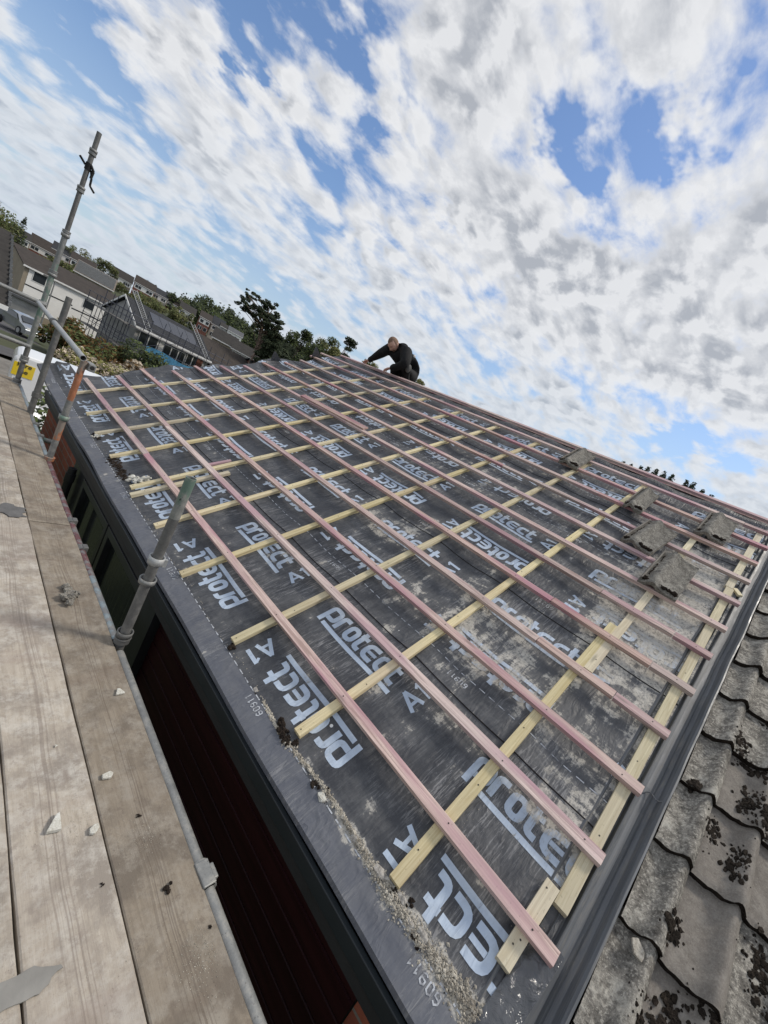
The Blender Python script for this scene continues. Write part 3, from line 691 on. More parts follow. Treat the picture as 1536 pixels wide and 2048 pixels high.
# the batten just over the ridge
mb = MB(); mb.box((0, 0, 0), (.045, 6.4, .025)); mb.build('roofing_batten', 'pink_wood', M=Matrix.Translation((RIDGE.x + .075, 3.35, RIDGE.z - .055)) @ Matrix.Rotation(R(30), 4, 'Y'), label='dark pink batten just over the ridge on the far slope', cat='batten', group='pink roofing battens')
starts = [-.20, -.212, -.248, -.25, -.25, -.257, -.284, -.247, -.237]
yo = ['farthest', 'second from the far verge', 'third from the far verge', 'fourth from the far verge', 'fifth from the far verge', 'middle', 'seventh from the far verge', 'eighth from the far verge', 'third from the near gutter']
for j in range(9):
    nl = [(.02, .0)] + [(s - starts[j] + .13 + random.uniform(-.04, .04), random.uniform(-.01, .01)) for s in XB[::2]]
    batten('counter_batten', 'yellow_wood', starts[j], YJ[j], 3.835, YJ[j] + random.uniform(-.006, .006), -.0385, .043, .025, 'pale yellow counter batten running up the slope, ' + yo[j], 'yellow counter battens', nl)
nz = [(.12, .006), (.45, -.005), (.8, .004), (1.3, .0)]
batten('counter_batten', 'yellow_wood', -.243, .545, 1.555, .562, -.0385, .045, .025, 'lower length of the lapped yellow counter batten, second from the near gutter', 'yellow counter battens', nz)
batten('counter_batten', 'yellow_wood', 1.105, .513, 3.835, .545, -.0385, .045, .025, 'upper length of the lapped yellow counter batten, second from the near gutter', 'yellow counter battens', [(.1, 0), (.3, .01), (.9, 0)])
batten('counter_batten', 'yellow_wood', -.123, .203, .165, .196, -.0385, .046, .025, 'short split yellow batten end under the near end of the lowest pink row', 'yellow counter battens', [(.06, .006), (.085, -.004), (.26, .01)])
batten('counter_batten', 'yellow_wood', .125, .150, 2.62, .182, -.0385, .046, .025, 'yellow counter batten beside the ribbed gutter, lower length', 'yellow counter battens', [(.3, .0), (.7, .004), (1.4, 0)])
batten('counter_batten', 'yellow_wood', 2.625, .190, 3.835, .190, -.0385, .046, .025, 'yellow counter batten beside the ribbed gutter, upper length', 'yellow counter battens', [(.3, .0)])
batten('counter_batten', 'yellow_wood', -.28, 3.455, .475, 3.437, -.0385, .043, .025, 'short loose yellow batten beside the fifth counter batten', 'yellow counter battens', [(.1, 0)])
batten('wood_offcut', 'pink_wood', .36, 3.672, .585, 3.655, -.043, .035, .018, 'small pink offcut sticking out from under the second row', 'wood offcuts')
batten('wood_offcut', 'yellow_wood', 2.60, .115, 2.66, .16, -.040, .03, .018, 'tiny yellow offcut by the upper ribbed gutter', 'wood offcuts')

# ---- loose old tiles laid on the battens
def tile_mesh(L=.385, Wd=.2, t=.024):
    mb = MB(); mb.smooth = True
    def prof_h(v):
        return .034 * math.exp(-((v - .66) / .16) ** 2) - .004 * math.cos(v * math.pi * 2) + .0035 * (v < .06)
    rx = random.random() * 20
    def top(u, v):
        e = .004 * mnoise.noise(Vector((u * 9 + rx, v * 5, 0)))
        lip = -.010 * max(0, 1 - u / .05) ** 2; curl = .004 * (u > .97)
        return (L * (u - .5) + (e if u in (0, 1) else 0), Wd * (v - .5) + (e if v in (0, 1) else 0), t / 2 + prof_h(v) + lip + curl + .0035 * mnoise.noise(Vector((u * 14 + rx, v * 7, 1))))
    nu, nv = 26, 22
    mb.grid(nu, nv, top)
    mb.grid(nu, nv, lambda u, v: (lambda p: (p[0], p[1], p[2] - t - .004))(top(u, 1 - v)))
    mb.smooth = False
    for fa, fb in (((0, 0), (0, 1)), ((0, 1), (1, 1)), ((1, 1), (1, 0)), ((1, 0), (0, 0))):
        n = 22
        for i in range(n):
            a = [fa[j] + (fb[j] - fa[j]) * i / n for j in (0, 1)]; b = [fa[j] + (fb[j] - fa[j]) * (i + 1) / n for j in (0, 1)]
            p = top(*a); q = top(*b); mb.add([p, q, (q[0], q[1], q[2] - t - .004), (p[0], p[1], p[2] - t - .004)], [(0, 1, 2, 3)])
    return mb
tl = [(3.64, 1.83, .02, 'old grey concrete tile laid highest, alone against the ridge batten', .0, .42, .20), (3.28, 1.035, .0, 'old grey tile covering a yellow counter batten below the ridge', .0, .41, .15), (2.68, .765, -.10, 'old mossy tile just above the lowest of the loose tiles', .0, .43, .215), (2.285, .505, .0, 'lowest of the loose old tiles, with a mossy lower edge', .0, .44, .225), (3.365, .46, .0, 'old tile nearest the gutter, lying across two pink battens', .0, .41, .205)]
for (s, Y, rt, lb, tilt, L_, W2) in tl:
    o = tile_mesh(L_ * 1.03, W2 * 1.05).build('roof_tile', 'loose_tile', M=RMat(s, Y, .030, rt) @ Matrix.Rotation(R(-3.5), 4, 'Y'), label=lb, cat='roof tile', group='loose old tiles on the battens')
    recalc(o)
    mb = MB()                                   # raised interlock rim along the far side and the broken lower edge moss
    mb.box((0, W2 / 2 - .006, .024), (L_ * .98, .011, .016)); q = mb.build('interlock_rim', 'tile_clean', parent=o, bevel=.003)
    mb = MB(); rr = random.Random(int(s * 100))
    for i in range(46):
        t = rr.random(); mb.blob((-L_ / 2 + .012 + rr.random() * .018, (t - .5) * W2 * .95, .012 + .012 * rr.random()), (.007 + .007 * rr.random(),) * 3, 1, .3, 2, i)
    for i in range(40): mb.blob(((rr.random() - .5) * L_ * .8, W2 / 2 - .022 - .012 * rr.random(), .014), (.010, .007, .006), 1, .3, 2, i)
    mb.build('moss', 'moss', parent=o)

# ================================================================== NEIGHBOUR'S OLD TILED ROOF
nb = empty('neighbouring_house', (0, -3, GZ), label='attached house with weathered grey interlocking tiles and moss beyond the gutter', cat='house')
def np_(o): o.parent = nb; o.matrix_parent_inverse = Matrix.Translation((0, 3, -GZ)); return o
mb = MB(); rr = random.Random(5)
GA, CV, TL, H0 = .3235, .158, .375, -.058
def nprof(v):      # v 0..1 across one tile from its gutter side to its far side
    return .044 * math.exp(-((v - .84) / .19) ** 2) * (1 if v < .84 else 1 - .35 * ((v - .84) / .16) ** 2) - .003 * math.exp(-((v - .3) / .2) ** 2)
mb.smooth = True
for k in range(-3, 13):
    fs_ = .262 + GA * k
    if fs_ > SR: continue
    for c in range(0, 16):
        yl = .050 - CV * c + .003 * rr.uniform(-1, 1); ds = rr.uniform(-.006, .006); dh = rr.uniform(-.002, .003); rot = rr.uniform(-.008, .008); sd_ = rr.random() * 40
        if c > 9 and k > 4: continue
        nu, nv = (26, 18) if c < 8 else (8, 9)
        def top(u, v, fs_=fs_, yl=yl, ds=ds, dh=dh, rot=rot, sd_=sd_):
            if yl > .03: v = .235 + .765 * v
            s = fs_ + ds + TL * u; Y = yl - (CV - .002) * v + rot * (u - .5) * .3
            v_ = v if yl < 0 or True else v; h = H0 + dh + nprof(v) + .030 * (1 - u) * (TL / GA) + .003 * mnoise.noise(Vector((s * 22, Y * 30, sd_))) + .0018 * mnoise.noise(Vector((s * 70, Y * 70, sd_)))
            if u == 0: s += .007 * mnoise.noise(Vector((Y * 40, sd_, 0))) + .003 * mnoise.noise(Vector((Y * 120, sd_, 4)))
            if u < .06: h -= .004 * (1 - u / .06)
            return (s, Y, h)
        clean = c >= 1 and rr.random() < .38; mb.cur = 1 if clean else 0
        mb.grid(nu, nv, top); mb.cur = 2  # fronts and sides in moss colour paint the dark gap shade under tiles
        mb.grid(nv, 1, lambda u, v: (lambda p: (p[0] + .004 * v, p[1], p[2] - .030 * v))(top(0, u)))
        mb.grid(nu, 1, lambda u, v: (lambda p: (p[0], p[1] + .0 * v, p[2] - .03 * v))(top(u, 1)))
o = np_(mb.build('roof_tiles', ['old_tile', 'tile_clean', 'moss'], M=RM, label='courses of weathered grey concrete tiles'))
mb = MB(); mb.add([(-.9, .01, H0 - .012), (SR, .01, H0 - .012), (SR, -6, H0 - .012), (-.9, -6, H0 - .012)], [(0, 1, 2, 3)]); np_(mb.build('roof_deck', 'moss', M=RM))
mb = MB(); mb.add([(RIDGE.x, -.02, RIDGE.z - .08), (RIDGE.x, -6, RIDGE.z - .08), (RIDGE.x + 4, -6, RIDGE.z - 2.4), (RIDGE.x + 4, -.02, RIDGE.z - 2.4)], [(0, 1, 2, 3)]); np_(mb.build('back_slope', 'old_tile'))
for i in range(5):
    mb = MB(); mb.smooth = True; y0 = .02 - .44 * i
    mb.grid(14, 5, lambda u, v: (RIDGE.x + .125 * math.cos(math.pi * u), y0 - .45 * v, RIDGE.z - .075 + .115 * math.sin(math.pi * u) + .004 * mnoise.noise(Vector((u * 5, v * 6, i)))))
    mb.smooth = False
    mb.add([(RIDGE.x + .125 * math.cos(math.pi * u / 14), y0, RIDGE.z - .075 + .115 * math.sin(math.pi * u / 14)) for u in range(15)], [tuple(range(15))])
    np_(mb.build('ridge_tile', 'loose_tile'))
mb = MB(); mb.box((3.6, -3.1, -2.5), (7.5, 5.9, 4)); np_(mb.build('wall', 'orange_brick'))
# moss and silt lying in the laps of the old tiles
mb = MB(); rr = random.Random(11)
clumps = []
for k in range(-2, 12):
    for c in range(0, 10):
        if rr.random() < (.12 if c < 1 else .5):
            clumps.append((.262 + GA * k - rr.uniform(.012, .045), .03 - CV * (c + rr.uniform(.1, .9)), rr.uniform(.010, .022), rr.uniform(.02, .05)))
        if c > 0 and rr.random() < .28: clumps.append((.262 + GA * k + rr.uniform(.06, .25), .045 - CV * (c + 1.05), rr.uniform(.03, .06), rr.uniform(.008, .016)))
clumps += [(1.03, -.20, .05, .02), (.98, -.25, .06, .02), (.80, -.13, .045, .018), (.73, -.21, .055, .016), (.36, -.11, .035, .02), (.15, -.17, .07, .03), (.08, -.13, .06, .03), (.05, -.22, .09, .03), (1.30, -.12, .05, .02), (.92, -.03, .014, .010), (.50, -.33, .06, .03), (.40, -.38, .08, .03)]
for i, (s, Y, a, b) in enumerate(clumps):
    for j in range(85):
        x_ = s + rr.gauss(0, a * .75); y_ = Y + rr.gauss(0, b * .8)
        rad = rr.choice((.002, .003, .004, .006, .009))
        mb.blob((x_, y_, H0 + .030 * (1 - ((x_ - .262) % GA) / GA) + nprof(((.052 - y_) % CV) / CV) + .006), (rad * 1.4, rad, rad * .7), 1, .4, 2.5, i * 20 + j)
mo = mb.build('moss', 'moss_brown', M=RM, kind='stuff', label='dark brown moss and silt lying on the old tiles', cat='moss')
mb = MB(); mb.prism([(.0, .0), (.035, .008), (.045, -.010), (.020, -.030), (-.012, -.026)], -.004, .006)
mb.build('slate_chip', 'grit', M=RMat(.20, -.045, -.015, .3), label='small pale grey stone chip lying on the old tile beside the gutter', cat='stone chip', bevel=.002)

# ================================================================== DEBRIS ON THE NEW ROOF
rr = random.Random(3)
mb = MB()
def chip(mb, c, r):
    vs = []
    for d in ((1, 0, 0), (-1, 0, 0), (0, 1, 0), (0, -1, 0), (0, 0, 1), (0, 0, -1)):
        k = rr.uniform(.55, 1.25); vs.append(tuple(c[i] + (d[i] + rr.uniform(-.3, .3)) * r * k * (.6 if i == 2 else 1) for i in range(3)))
    mb.add(vs, [(0, 2, 4), (2, 1, 4), (1, 3, 4), (3, 0, 4), (2, 0, 5), (1, 2, 5), (3, 1, 5), (0, 3, 5)])
for i in range(4600):
    t = rr.random()
    Y = .13 + 1.25 * t ** 1.7 if i < 4300 else 1.2 + 3.9 * rr.random() ** 1.3
    wdt = .005 + .018 * math.exp(-((Y - .15) / .35) ** 2) + .008 * math.exp(-((Y - .55) / .12) ** 2) + .008 * math.exp(-((Y - 1.15) / .05) ** 2)
    cs = -.272 + .012 * math.sin(Y * 9) + (.012 * math.exp(-((Y - .5) / .25) ** 2))
    s = cs + rr.gauss(0, wdt * .8); r = rr.choice((.0012, .0018, .0025, .0025, .0035, .0035, .0055)) * (1 if rr.random() < .97 else 1.9)
    if Y > 1.4: r = min(r, .003)
    chip(mb, (s, Y + rr.gauss(0, .006), hmem(s, Y) + .005 + r * .4 + (.010 * math.exp(-((s - cs) / wdt) ** 2) * rr.random() if Y < .8 else 0)), r)
mb.build('grit', 'grit', M=RM, kind='stuff', label='line of pale grit and mortar crumbs along the eaves', cat='grit')
mb = MB()
for i in range(900):                            # fine crumbs beside battens
    j = rr.choice((7, 8, 9, 9, 9, 10, 10)); s = rr.uniform(-.2, 2.8); Y = YJ[j] + rr.choice((-1, 1)) * (.026 + abs(rr.gauss(0, .012)))
    chip(mb, (s, Y, hmem(s, Y) + .004), rr.uniform(.0008, .0022))
for i in range(700):
    s = rr.uniform(-.25, 3.5); Y = rr.uniform(.2, 2.6); chip(mb, (s, Y, hmem(s, Y) + .004), rr.uniform(.0006, .0016))
mb.build('crumbs', 'grit', M=RM, kind='stuff', label='fine mortar crumbs scattered over the membrane', cat='crumbs')
for (s, Y, r, lb, mm) in ((-.262, .60, .017, 'grey pebble in the grit below the second near counter batten', 'mortar'), (-.268, .72, .013, 'small pale pebble in the eaves grit', 'mortar'), (-.245, .50, .012, 'flat pebble beside the end of the near counter batten', 'mortar'), (-.27, .44, .014, 'mortar pebble in the thickest part of the grit', 'mortar'), (-.258, .40, .016, 'long mortar pebble near the printed number', 'mortar'), (-.285, .90, .014, 'whitish stone on the dashed line near the eaves', 'white_shard'), (-.276, 1.45, .010, 'lone pale pebble far along the eaves', 'mortar')):
    b = MB(); b.blob((0, 0, 0), (r, r * 1.5, r * .6), 2, .25, 1.6, int(s * 100 + Y * 50)); b.build('pebble', mm, M=RMat(s, Y, hmem(s, Y) + r * .5), label=lb, cat='pebble', group='pebbles in the eaves grit')
b = MB()
for (s, Y, r) in ((-.28, .95, .016), (-.25, .91, .009), (-.285, 1.19, .02), (-.268, 1.22, .024), (-.282, 1.16, .018), (-.262, 1.13, .013), (-.26, .53, .011), (-.28, .41, .014), (-.262, .385, .010), (-.235, .475, .012), (-.285, 1.43, .007), (-.25, 1.75, .010), (-.265, 1.73, .018), (-.285, .88, .007), (-.28, .28, .008)):
    for i in range(9): b.blob((s + rr.gauss(0, r * .5), Y + rr.gauss(0, r * .5), hmem(s, Y) + r * .5), (r * .5, r * .5, r * .4), 1, .4, 3, i + int(Y * 40))
for i in range(230):
    t = rr.random(); Y = 3.72 + .52 * t; s = -.235 + rr.gauss(0, .018); r = rr.uniform(.006, .014); b.blob((s, Y, hmem(s, Y) + r * .5), (r, r * .7, r * .6), 1, .45, 3, i)
for i in range(50):
    Y = 4.75 + rr.gauss(0, .06); s = -.24 + rr.gauss(0, .015); b.blob((s, Y, hmem(s, Y) + .006), (.009, .007, .006), 1, .45, 3, i)
b.build('moss', 'moss', M=RM, kind='stuff', label='dark moss clumps in the debris along the eaves', cat='moss')
for (s, Y, a, lb) in ((-.16, 3.63, .9, 'pale mortar lump with a raised arm beside the short loose batten'), (-.245, 4.72, .45, 'small twisted mortar scrap beside the third counter batten end')):
    b = MB(); rr2 = random.Random(int(Y * 10))
    for i in range(16): b.blob((rr2.gauss(0, .035) * a, rr2.gauss(0, .035) * a, .02 * a + rr2.random() * .02 * a), (rr2.uniform(.012, .03) * a, rr2.uniform(.012, .03) * a, .014 * a), 2, .35, 2.2, i)
    b.tube((.0, .02 * a, .03 * a), (.075 * a, -.05 * a, .055 * a), .013 * a, .008 * a, n=8)
    b.build('mortar_lump', 'white_shard', M=RMat(s, Y, hmem(s, Y) + .004), label=lb, cat='mortar lump', group='mortar lumps on the roof')
for (s, Y) in ((.5, 1.31), (-.10, 1.10)):
    b = MB(); b.tube((0, 0, 0), (0, 0, .003), .0075, n=12); b.tube((0, 0, .003), (0, 0, .0045), .003, n=8)
    b.build('clout_nail', 'white_paint', M=RMat(s, Y, hmem(s, Y) + .002), label='round pale nail head in the open membrane' + (' between the second and third rows' if s > 0 else ' over a printed letter by the eaves'), cat='nail', group='nail heads in the membrane')
# ================================================================== SCAFFOLD AND BOARDS
BZ = -.43
def bx_(x0, Y): return x0 + .0135 * Y
cols = [(-.697, .221), (-.923, .221), (-1.149, .222), (-1.375, .222), (-1.60, .222)]
pieces = [(0, -1.6, 3.352, 'grey weathered scaffold board next to the ledger tube, near length'), (0, 3.366, 7.22, 'grey weathered scaffold board next to the ledger tube, far length'),
          (1, -1.6, 3.50, 'second scaffold board from the ledger tube, near length'), (1, 3.515, 7.24, 'second scaffold board from the ledger tube, far length'),
          (2, -1.9, 2.55, 'third scaffold board from the ledger tube'), (2, 2.565, 6.5, 'third scaffold board from the ledger tube, far length'), (3, -1.9, 3.1, 'fourth scaffold board from the ledger, at the picture edge'), (4, -1.9, 4.3, 'outermost scaffold board of the walkway')]
for (c, y0, y1, lb) in pieces:
    xc, wd = cols[c]; L = y1 - y0; mb = MB(); n = 60; rx = random.random() * 30
    def rg(t, sg):   # worn wavy edge
        return sg * (wd / 2) + .0035 * mnoise.noise(Vector((t * L * 2.2, rx, sg))) + .0012 * mnoise.noise(Vector((t * L * 11, rx, sg)))
    vs = []
    for i in range(n + 1):
        t = i / n; y = -L / 2 + L * t; cup = .0018 * mnoise.noise(Vector((t * 4, rx, 0)))
        vs += [(rg(t, -1), y, -.038), (rg(t, 1), y, -.038), (rg(t, 1), y, -.003), (rg(t, 1) - .004, y, cup), (rg(t, -1) + .004, y, cup), (rg(t, -1), y, -.003)]
    fs = [(6 * i + j, 6 * (i + 1) + j, 6 * (i + 1) + (j + 1) % 6, 6 * i + (j + 1) % 6) for i in range(n) for j in range(6)] + [tuple(range(6)), tuple(6 * n + j for j in range(5, -1, -1))]
    mb.add(vs, fs)
    o = mb.build('scaffold_board', 'scaffold_board_brown' if c in (0, 3) else 'scaffold_board', M=Matrix.Translation((bx_(xc, (y0 + y1) / 2), (y0 + y1) / 2, BZ + random.uniform(-.0025, .0015))) @ Matrix.Rotation(-.0135, 4, 'Z'), label=lb, cat='scaffold board', group='scaffold boards of the walkway')
    recalc(o)
TR = .0242
def cup(mb, x, y, z, up=True, r=.037):
    mb.tube((x, y, z - .014), (x, y, z + .014), r, n=20); mb.tube((x, y, z + (.014 if up else -.014)), (x, y, z + (.019 if up else -.019)), r + .003, r + .001, n=20)
def ring(mb, x, y, z, r0=.026, r1=.040, h=.026):
    """open cup: outer wall plus inner wall so that it reads as a bowl"""
    n = 22; A = [2 * math.pi * i / n for i in range(n)]
    V = []
    for (r, zz_) in ((r0 + .001, z - h / 2), (r1, z - h / 3), (r1 + .001, z + h / 2), (r1 - .005, z + h / 2), (r1 - .007, z), (r0, z - h / 4)):
        V += [(x + r * math.cos(a), y + r * math.sin(a), zz_) for a in A]
    sm = mb.smooth; mb.smooth = True
    mb.add(V, [(k * n + i, k * n + (i + 1) % n, (k + 1) * n + (i + 1) % n, (k + 1) * n + i) for k in range(5) for i in range(n)]); mb.smooth = sm
# near standard
t = empty('scaffold_standard', (-.528, 2.127, GZ), label='near vertical scaffold tube with green paint at its open top', cat='scaffold tube', group='vertical scaffold tubes')
def loc(o, p): return o
def stand(parent, name, mtl, segs, extra=None):
    o_ = parent.location
    mb = MB()
    for (z0, z1, r, opn) in segs: mb.tube((0, 0, z0 - o_.z), (0, 0, z1 - o_.z), r, n=22, inner=(r - .004) if opn else None)
    if extra: extra(mb, -o_.z)
    return mb.build(name, mtl, parent=parent)
stand(t, 'tube', 'galv_dark', [(GZ, .30, TR, False)])
stand(t, 'tube_top', 'galv_green', [(.30, .515, TR + .0004, True)], lambda mb, dz: mb.tube((-.0262, -.004, .40 + dz), (.0, 0, .40 + dz), .0001, n=6))
mb = MB(); mb.tube((-.0195, -.0165, .405 - GZ), (-.0165, -.0190, .405 - GZ + .0001), .005, n=10); mb.build('drilled_hole', 'rubber', parent=t)
mb = MB(); ring(mb, 0, 0, -.055 - GZ, .024, .039, .030); mb.build('bottom_cup', 'galv', parent=t)
mb = MB(); ring(mb, 0, 0, .062 - GZ, .024, .036, .045); mb.box((.040, -.01, .055 - GZ), (.018, .014, .04)); mb.build('locking_cup', 'galv_bright', parent=t)
mb = MB(); cup(mb, 0, 0, -.405 - GZ, True, .036); ring(mb, 0, 0, -.37 - GZ, .026, .037, .03); mb.build('base_cup', 'galv_dark', parent=t)
# orange standard
t2 = empty('scaffold_standard', (-.502, 4.572, GZ), label='scaffold tube streaked with orange paint holding the end of the guard rail', cat='scaffold tube', group='vertical scaffold tubes')
stand(t2, 'tube', 'galv', [(GZ, .0, TR, False)])
stand(t2, 'painted_band', 'galv_orange', [(-.24, -.06, TR + .0006, False)]); stand(t2, 'painted_tube', 'galv_orange', [(.13, .485, TR + .0006, True)])
mb = MB(); mb.tube((0, 0, 0 - GZ), (0, 0, .13 - GZ), TR + .0005, n=20); mb.build('grey_sleeve', 'galv', parent=t2)
mb = MB(); ring(mb, 0, 0, -.035 - GZ, .024, .038, .045); mb.build('locking_cup', 'galv_green', parent=t2)
mb = MB(); cup(mb, 0, 0, -.425 - GZ, True, .037); mb.build('base_cup', 'galv_orange', parent=t2)
mb = MB(); mb.tube((-.0165, -.0190, .375 - GZ), (-.0195, -.0205, .375 - GZ), .005, n=10); mb.build('drilled_hole', 'rubber', parent=t2)
# tall standard
t3 = empty('scaffold_standard', (-.506, 7.032, GZ), label='tallest scaffold tube against the sky with a dark rag tied near its top', cat='scaffold tube', group='vertical scaffold tubes')
stand(t3, 'tube', 'galv_dark', [(GZ, .70, TR + .002, False), (1.42, 2.57, TR, True)])
stand(t3, 'lower_tube', 'galv_green', [(.02, 1.10, TR + .0034, False)])
stand(t3, 'middle_tube', 'galv', [(1.08, 1.44, TR + .004, False)])
for z_ in (2.34, 1.93): mb = MB(); cup(mb, 0, 0, z_ - GZ, False, .036); ring(mb, 0, 0, z_ + .03 - GZ, .026, .038, .03); mb.build('locking_cup', 'galv', parent=t3)
for z_ in (1.45, .98, .60, -.10, -.40): mb = MB(); cup(mb, 0, 0, z_ - GZ, True, .040); ring(mb, 0, 0, z_ - .04 - GZ, .026, .042, .04); mb.build('locking_cup', 'galv', parent=t3)
mb = MB(); mb.tube((0, 0, 2.16 - GZ), (0, 0, 2.235 - GZ), .031, n=14); zz0 = 2.2 - GZ
mb.path([(-.03, .0, zz0), (-.09, .02, zz0 + .05)], .012, 8); mb.path([(.03, -.01, zz0 - .02), (.055, -.02, zz0 - .10), (.06, -.02, zz0 - .17), (.11, -.04, zz0 - .215)], .011, 8); mb.path([(.02, -.02, zz0 + .02), (.05, -.03, zz0 - .02), (.045, -.03, zz0 - .10)], .014, 8)
rag = mb.build('rag', 'trousers', M=Matrix.Translation((-.506, 7.032, GZ)), label='dark rag knotted round the tallest scaffold tube', cat='rag')
t4 = empty('scaffold_standard', (-.497, 5.866, GZ), label='plain dark grey scaffold tube between the orange tube and the tallest tube', cat='scaffold tube', group='vertical scaffold tubes')
stand(t4, 'tube', 'galv_dark', [(GZ, .845, TR + .004, True)])
mb = MB(); mb.tube((0, 0, -.25 - GZ), (0, 0, -.20 - GZ), .036, n=18); mb.box((.03, -.01, -.225 - GZ), (.04, .03, .05)); mb.build('collar', 'galv_dark', parent=t4)
# ledger along the board edge
def lx(Y): return -.549 + .0135 * (Y - .6) - .010
t5 = empty('ledger', (lx(2), 2, BZ - .03), label='horizontal ledger tube along the edge of the scaffold boards', cat='scaffold tube', group='horizontal scaffold tubes')
O5 = Vector((lx(2), 2, BZ - .03))
def led(name, m_, y0, y1, r=TR, inner=False):
    mb = MB(); mb.tube(Vector((lx(y0), y0, BZ - .028)) - O5, Vector((lx(y1), y1, BZ - .028)) - O5, r, n=20); return mb.build(name, m_, parent=t5)
led('tube', 'galv', -1.8, 2.08); led('pale_sleeve', 'galv_blue', 2.17, 2.75, TR + .0004); led('maroon_section', 'galv_maroon', 2.75, 3.55, TR + .0002); led('far_tube', 'galv_maroon', 3.55, 4.53); led('blue_section', 'galv_blue', 4.62, 7.0, TR)
mb = MB(); a = Vector((lx(.93), .93, BZ - .028)) - O5; mb.tube(a, a + Vector((0, .085, 0)), .033, n=18); mb.box(a + Vector((.0, .04, .026)), (.045, .08, .018)); mb.box(a + Vector((.030, .04, .008)), (.022, .05, .03)); mb.build('coupler', 'galv', parent=t5, bevel=.004)
for yy in (3.05, 3.42, 5.5, 5.15): mb = MB(); a = Vector((lx(yy), yy, BZ - .028)) - O5; mb.tube(a, a + Vector((0, .06, 0)), .032, n=16); mb.box(a + Vector((.02, .03, .02)), (.03, .05, .03)); mb.build('coupler', 'galv_dark', parent=t5, bevel=.004)
def rail(name, p0, p1, m_, lb, r=TR, cpl=()):
    c = Vector(p0); t_ = empty(name, c, label=lb, cat='scaffold tube', group='horizontal scaffold tubes')
    mb = MB(); mb.tube((0, 0, 0), Vector(p1) - c, r, n=20, inner=r - .004); mb.build('tube', m_, parent=t_)
    for q in cpl:
        d = (Vector(p1) - c).normalized(); mb = MB(); a = Vector(q) - c; mb.tube(a - d * .03, a + d * .03, .033, n=16); mb.box(a + Vector((.015, 0, 0)), (.05, .05, .05)); mb.build('coupler', 'galv_dark', parent=t_, bevel=.004)
    return t_
rail('guard_rail', (-.530, 4.50, .515), (-.556, 7.00, .585), 'galv_bright', 'upper guard rail from the orange scaffold tube to the tallest tube', cpl=((-.545, 5.90, .555),))
rail('end_rail', (-.48, 6.975, .590), (-2.3, 6.95, .60), 'galv', 'upper end rail crossing the far end of the walkway')
rail('end_rail', (-.50, 6.975, .055), (-2.3, 6.95, .075), 'galv', 'lower end rail crossing the far end of the walkway')
rail('transom', (-.56, 5.30, -.50), (-.32, 5.26, -.50), 'galv_green', 'short stub tube poking from the ledger towards the brick pier')
t6 = empty('putlog_end', (-.445, 4.545, .455), label='square box fitting with a dark round hole beside the orange tube top', cat='scaffold fitting')
mb = MB(); mb.box((0, .05, 0), (.055, .13, .062)); mb.build('box_section', 'galv', parent=t6, bevel=.006)
mb = MB(); mb.tube((0, -.0165, .004), (0, -.0150, .004), .017, n=16); mb.build('hole', 'rubber', parent=t6)
# ---- things lying on the boards
def flat(name, pts, t_, m_, x, y, rz, lb, cat_, grp=None, z=BZ + .0035, amp=.0, sub=0):
    mb = MB(); mb.prism(pts, 0, t_); o = mb.build(name, m_, M=Matrix.Translation((x, y, z)) @ Matrix.Rotation(rz, 4, 'Z'), label=lb, cat=cat_, group=grp, bevel=min(.002, t_ * .4)); return recalc(o)
def ragged(rx, ry, n, seed, amp=.25):
    r_ = random.Random(seed); return [(rx * math.cos(a) * (1 + amp * mnoise.noise(Vector((math.cos(a) * 2, math.sin(a) * 2, seed)))* 1.6) + r_.uniform(-.002, .002), ry * math.sin(a) * (1 + amp * mnoise.noise(Vector((math.sin(a) * 3, math.cos(a) * 2, seed)))) + r_.uniform(-.002, .002)) for a in [2 * math.pi * i / n for i in range(n)]]
plain('mortar_splat', (.235, .228, .21), .9, 0, .18, 9., .004); plain('felt_dark', (.115, .113, .112), .9, 0, .25, 14., .003)
flat('mortar_patch', ragged(.062, .030, 34, 2, .35), .0035, 'mortar_splat', bx_(-1.032, .96), .95, -.15, 'flat grey splat of dried mortar bridging two boards near the bottom', 'mortar patch')
flat('felt_patch', ragged(.085, .085, 30, 6, .5), .0035, 'felt_dark', -.845, 3.46, .5, 'dark grey felt scrap over the joint of the scaffold boards', 'felt scrap')
shards = [(onp, a) for onp, a in []]
def shard(px, py, pts, t_, rz, lb): flat('plaster_shard', pts, t_, 'white_shard', px, py, rz, lb, 'shard', 'pale shards on the scaffold boards')
shard(-.913, 1.305, [(-.018, -.020), (.020, -.014), (.004, .040), (-.004, .034)], .014, -.35, 'triangular off-white shard with dark spots on the second board')
shard(-.818, 1.25, [(-.016, -.008), (-.004, -.016), (.014, -.004), (.016, .010), (.004, .012), (-.012, .006)], .010, .2, 'small bluish white shard at the edge of the second board')
shard(-.742, 1.42, [(-.020, -.006), (.006, -.014), (.018, .0), (.012, .012), (-.016, .010)], .010, .1, 'pale translucent chip near the board gap')
shard(-.612, 1.80, [(-.020, -.014), (.018, -.012), (.016, -.004), (.004, .018), (-.006, .020)], .009, .0, 'white triangular bracket scrap beside the ledger')
shard(-.868, 1.60, [(-.006, -.004), (.006, -.003), (.003, .006)], .004, .5, 'tiny pale fleck on the second board')
for (x_, y_, s_) in ((-.916, 1.30, 1), (-.903, 1.285, 1.3), (-.745, 1.425, .8), (-.622, 1.79, 1), (-.60, 1.80, 1)):
    pass
b = MB(); rr = random.Random(8)
for i in range(16): b.blob((rr.gauss(0, .016), rr.gauss(0, .026), .016 + rr.random() * .012), (rr.uniform(.014, .024), rr.uniform(.014, .026), .016), 2, .35, 2., i)
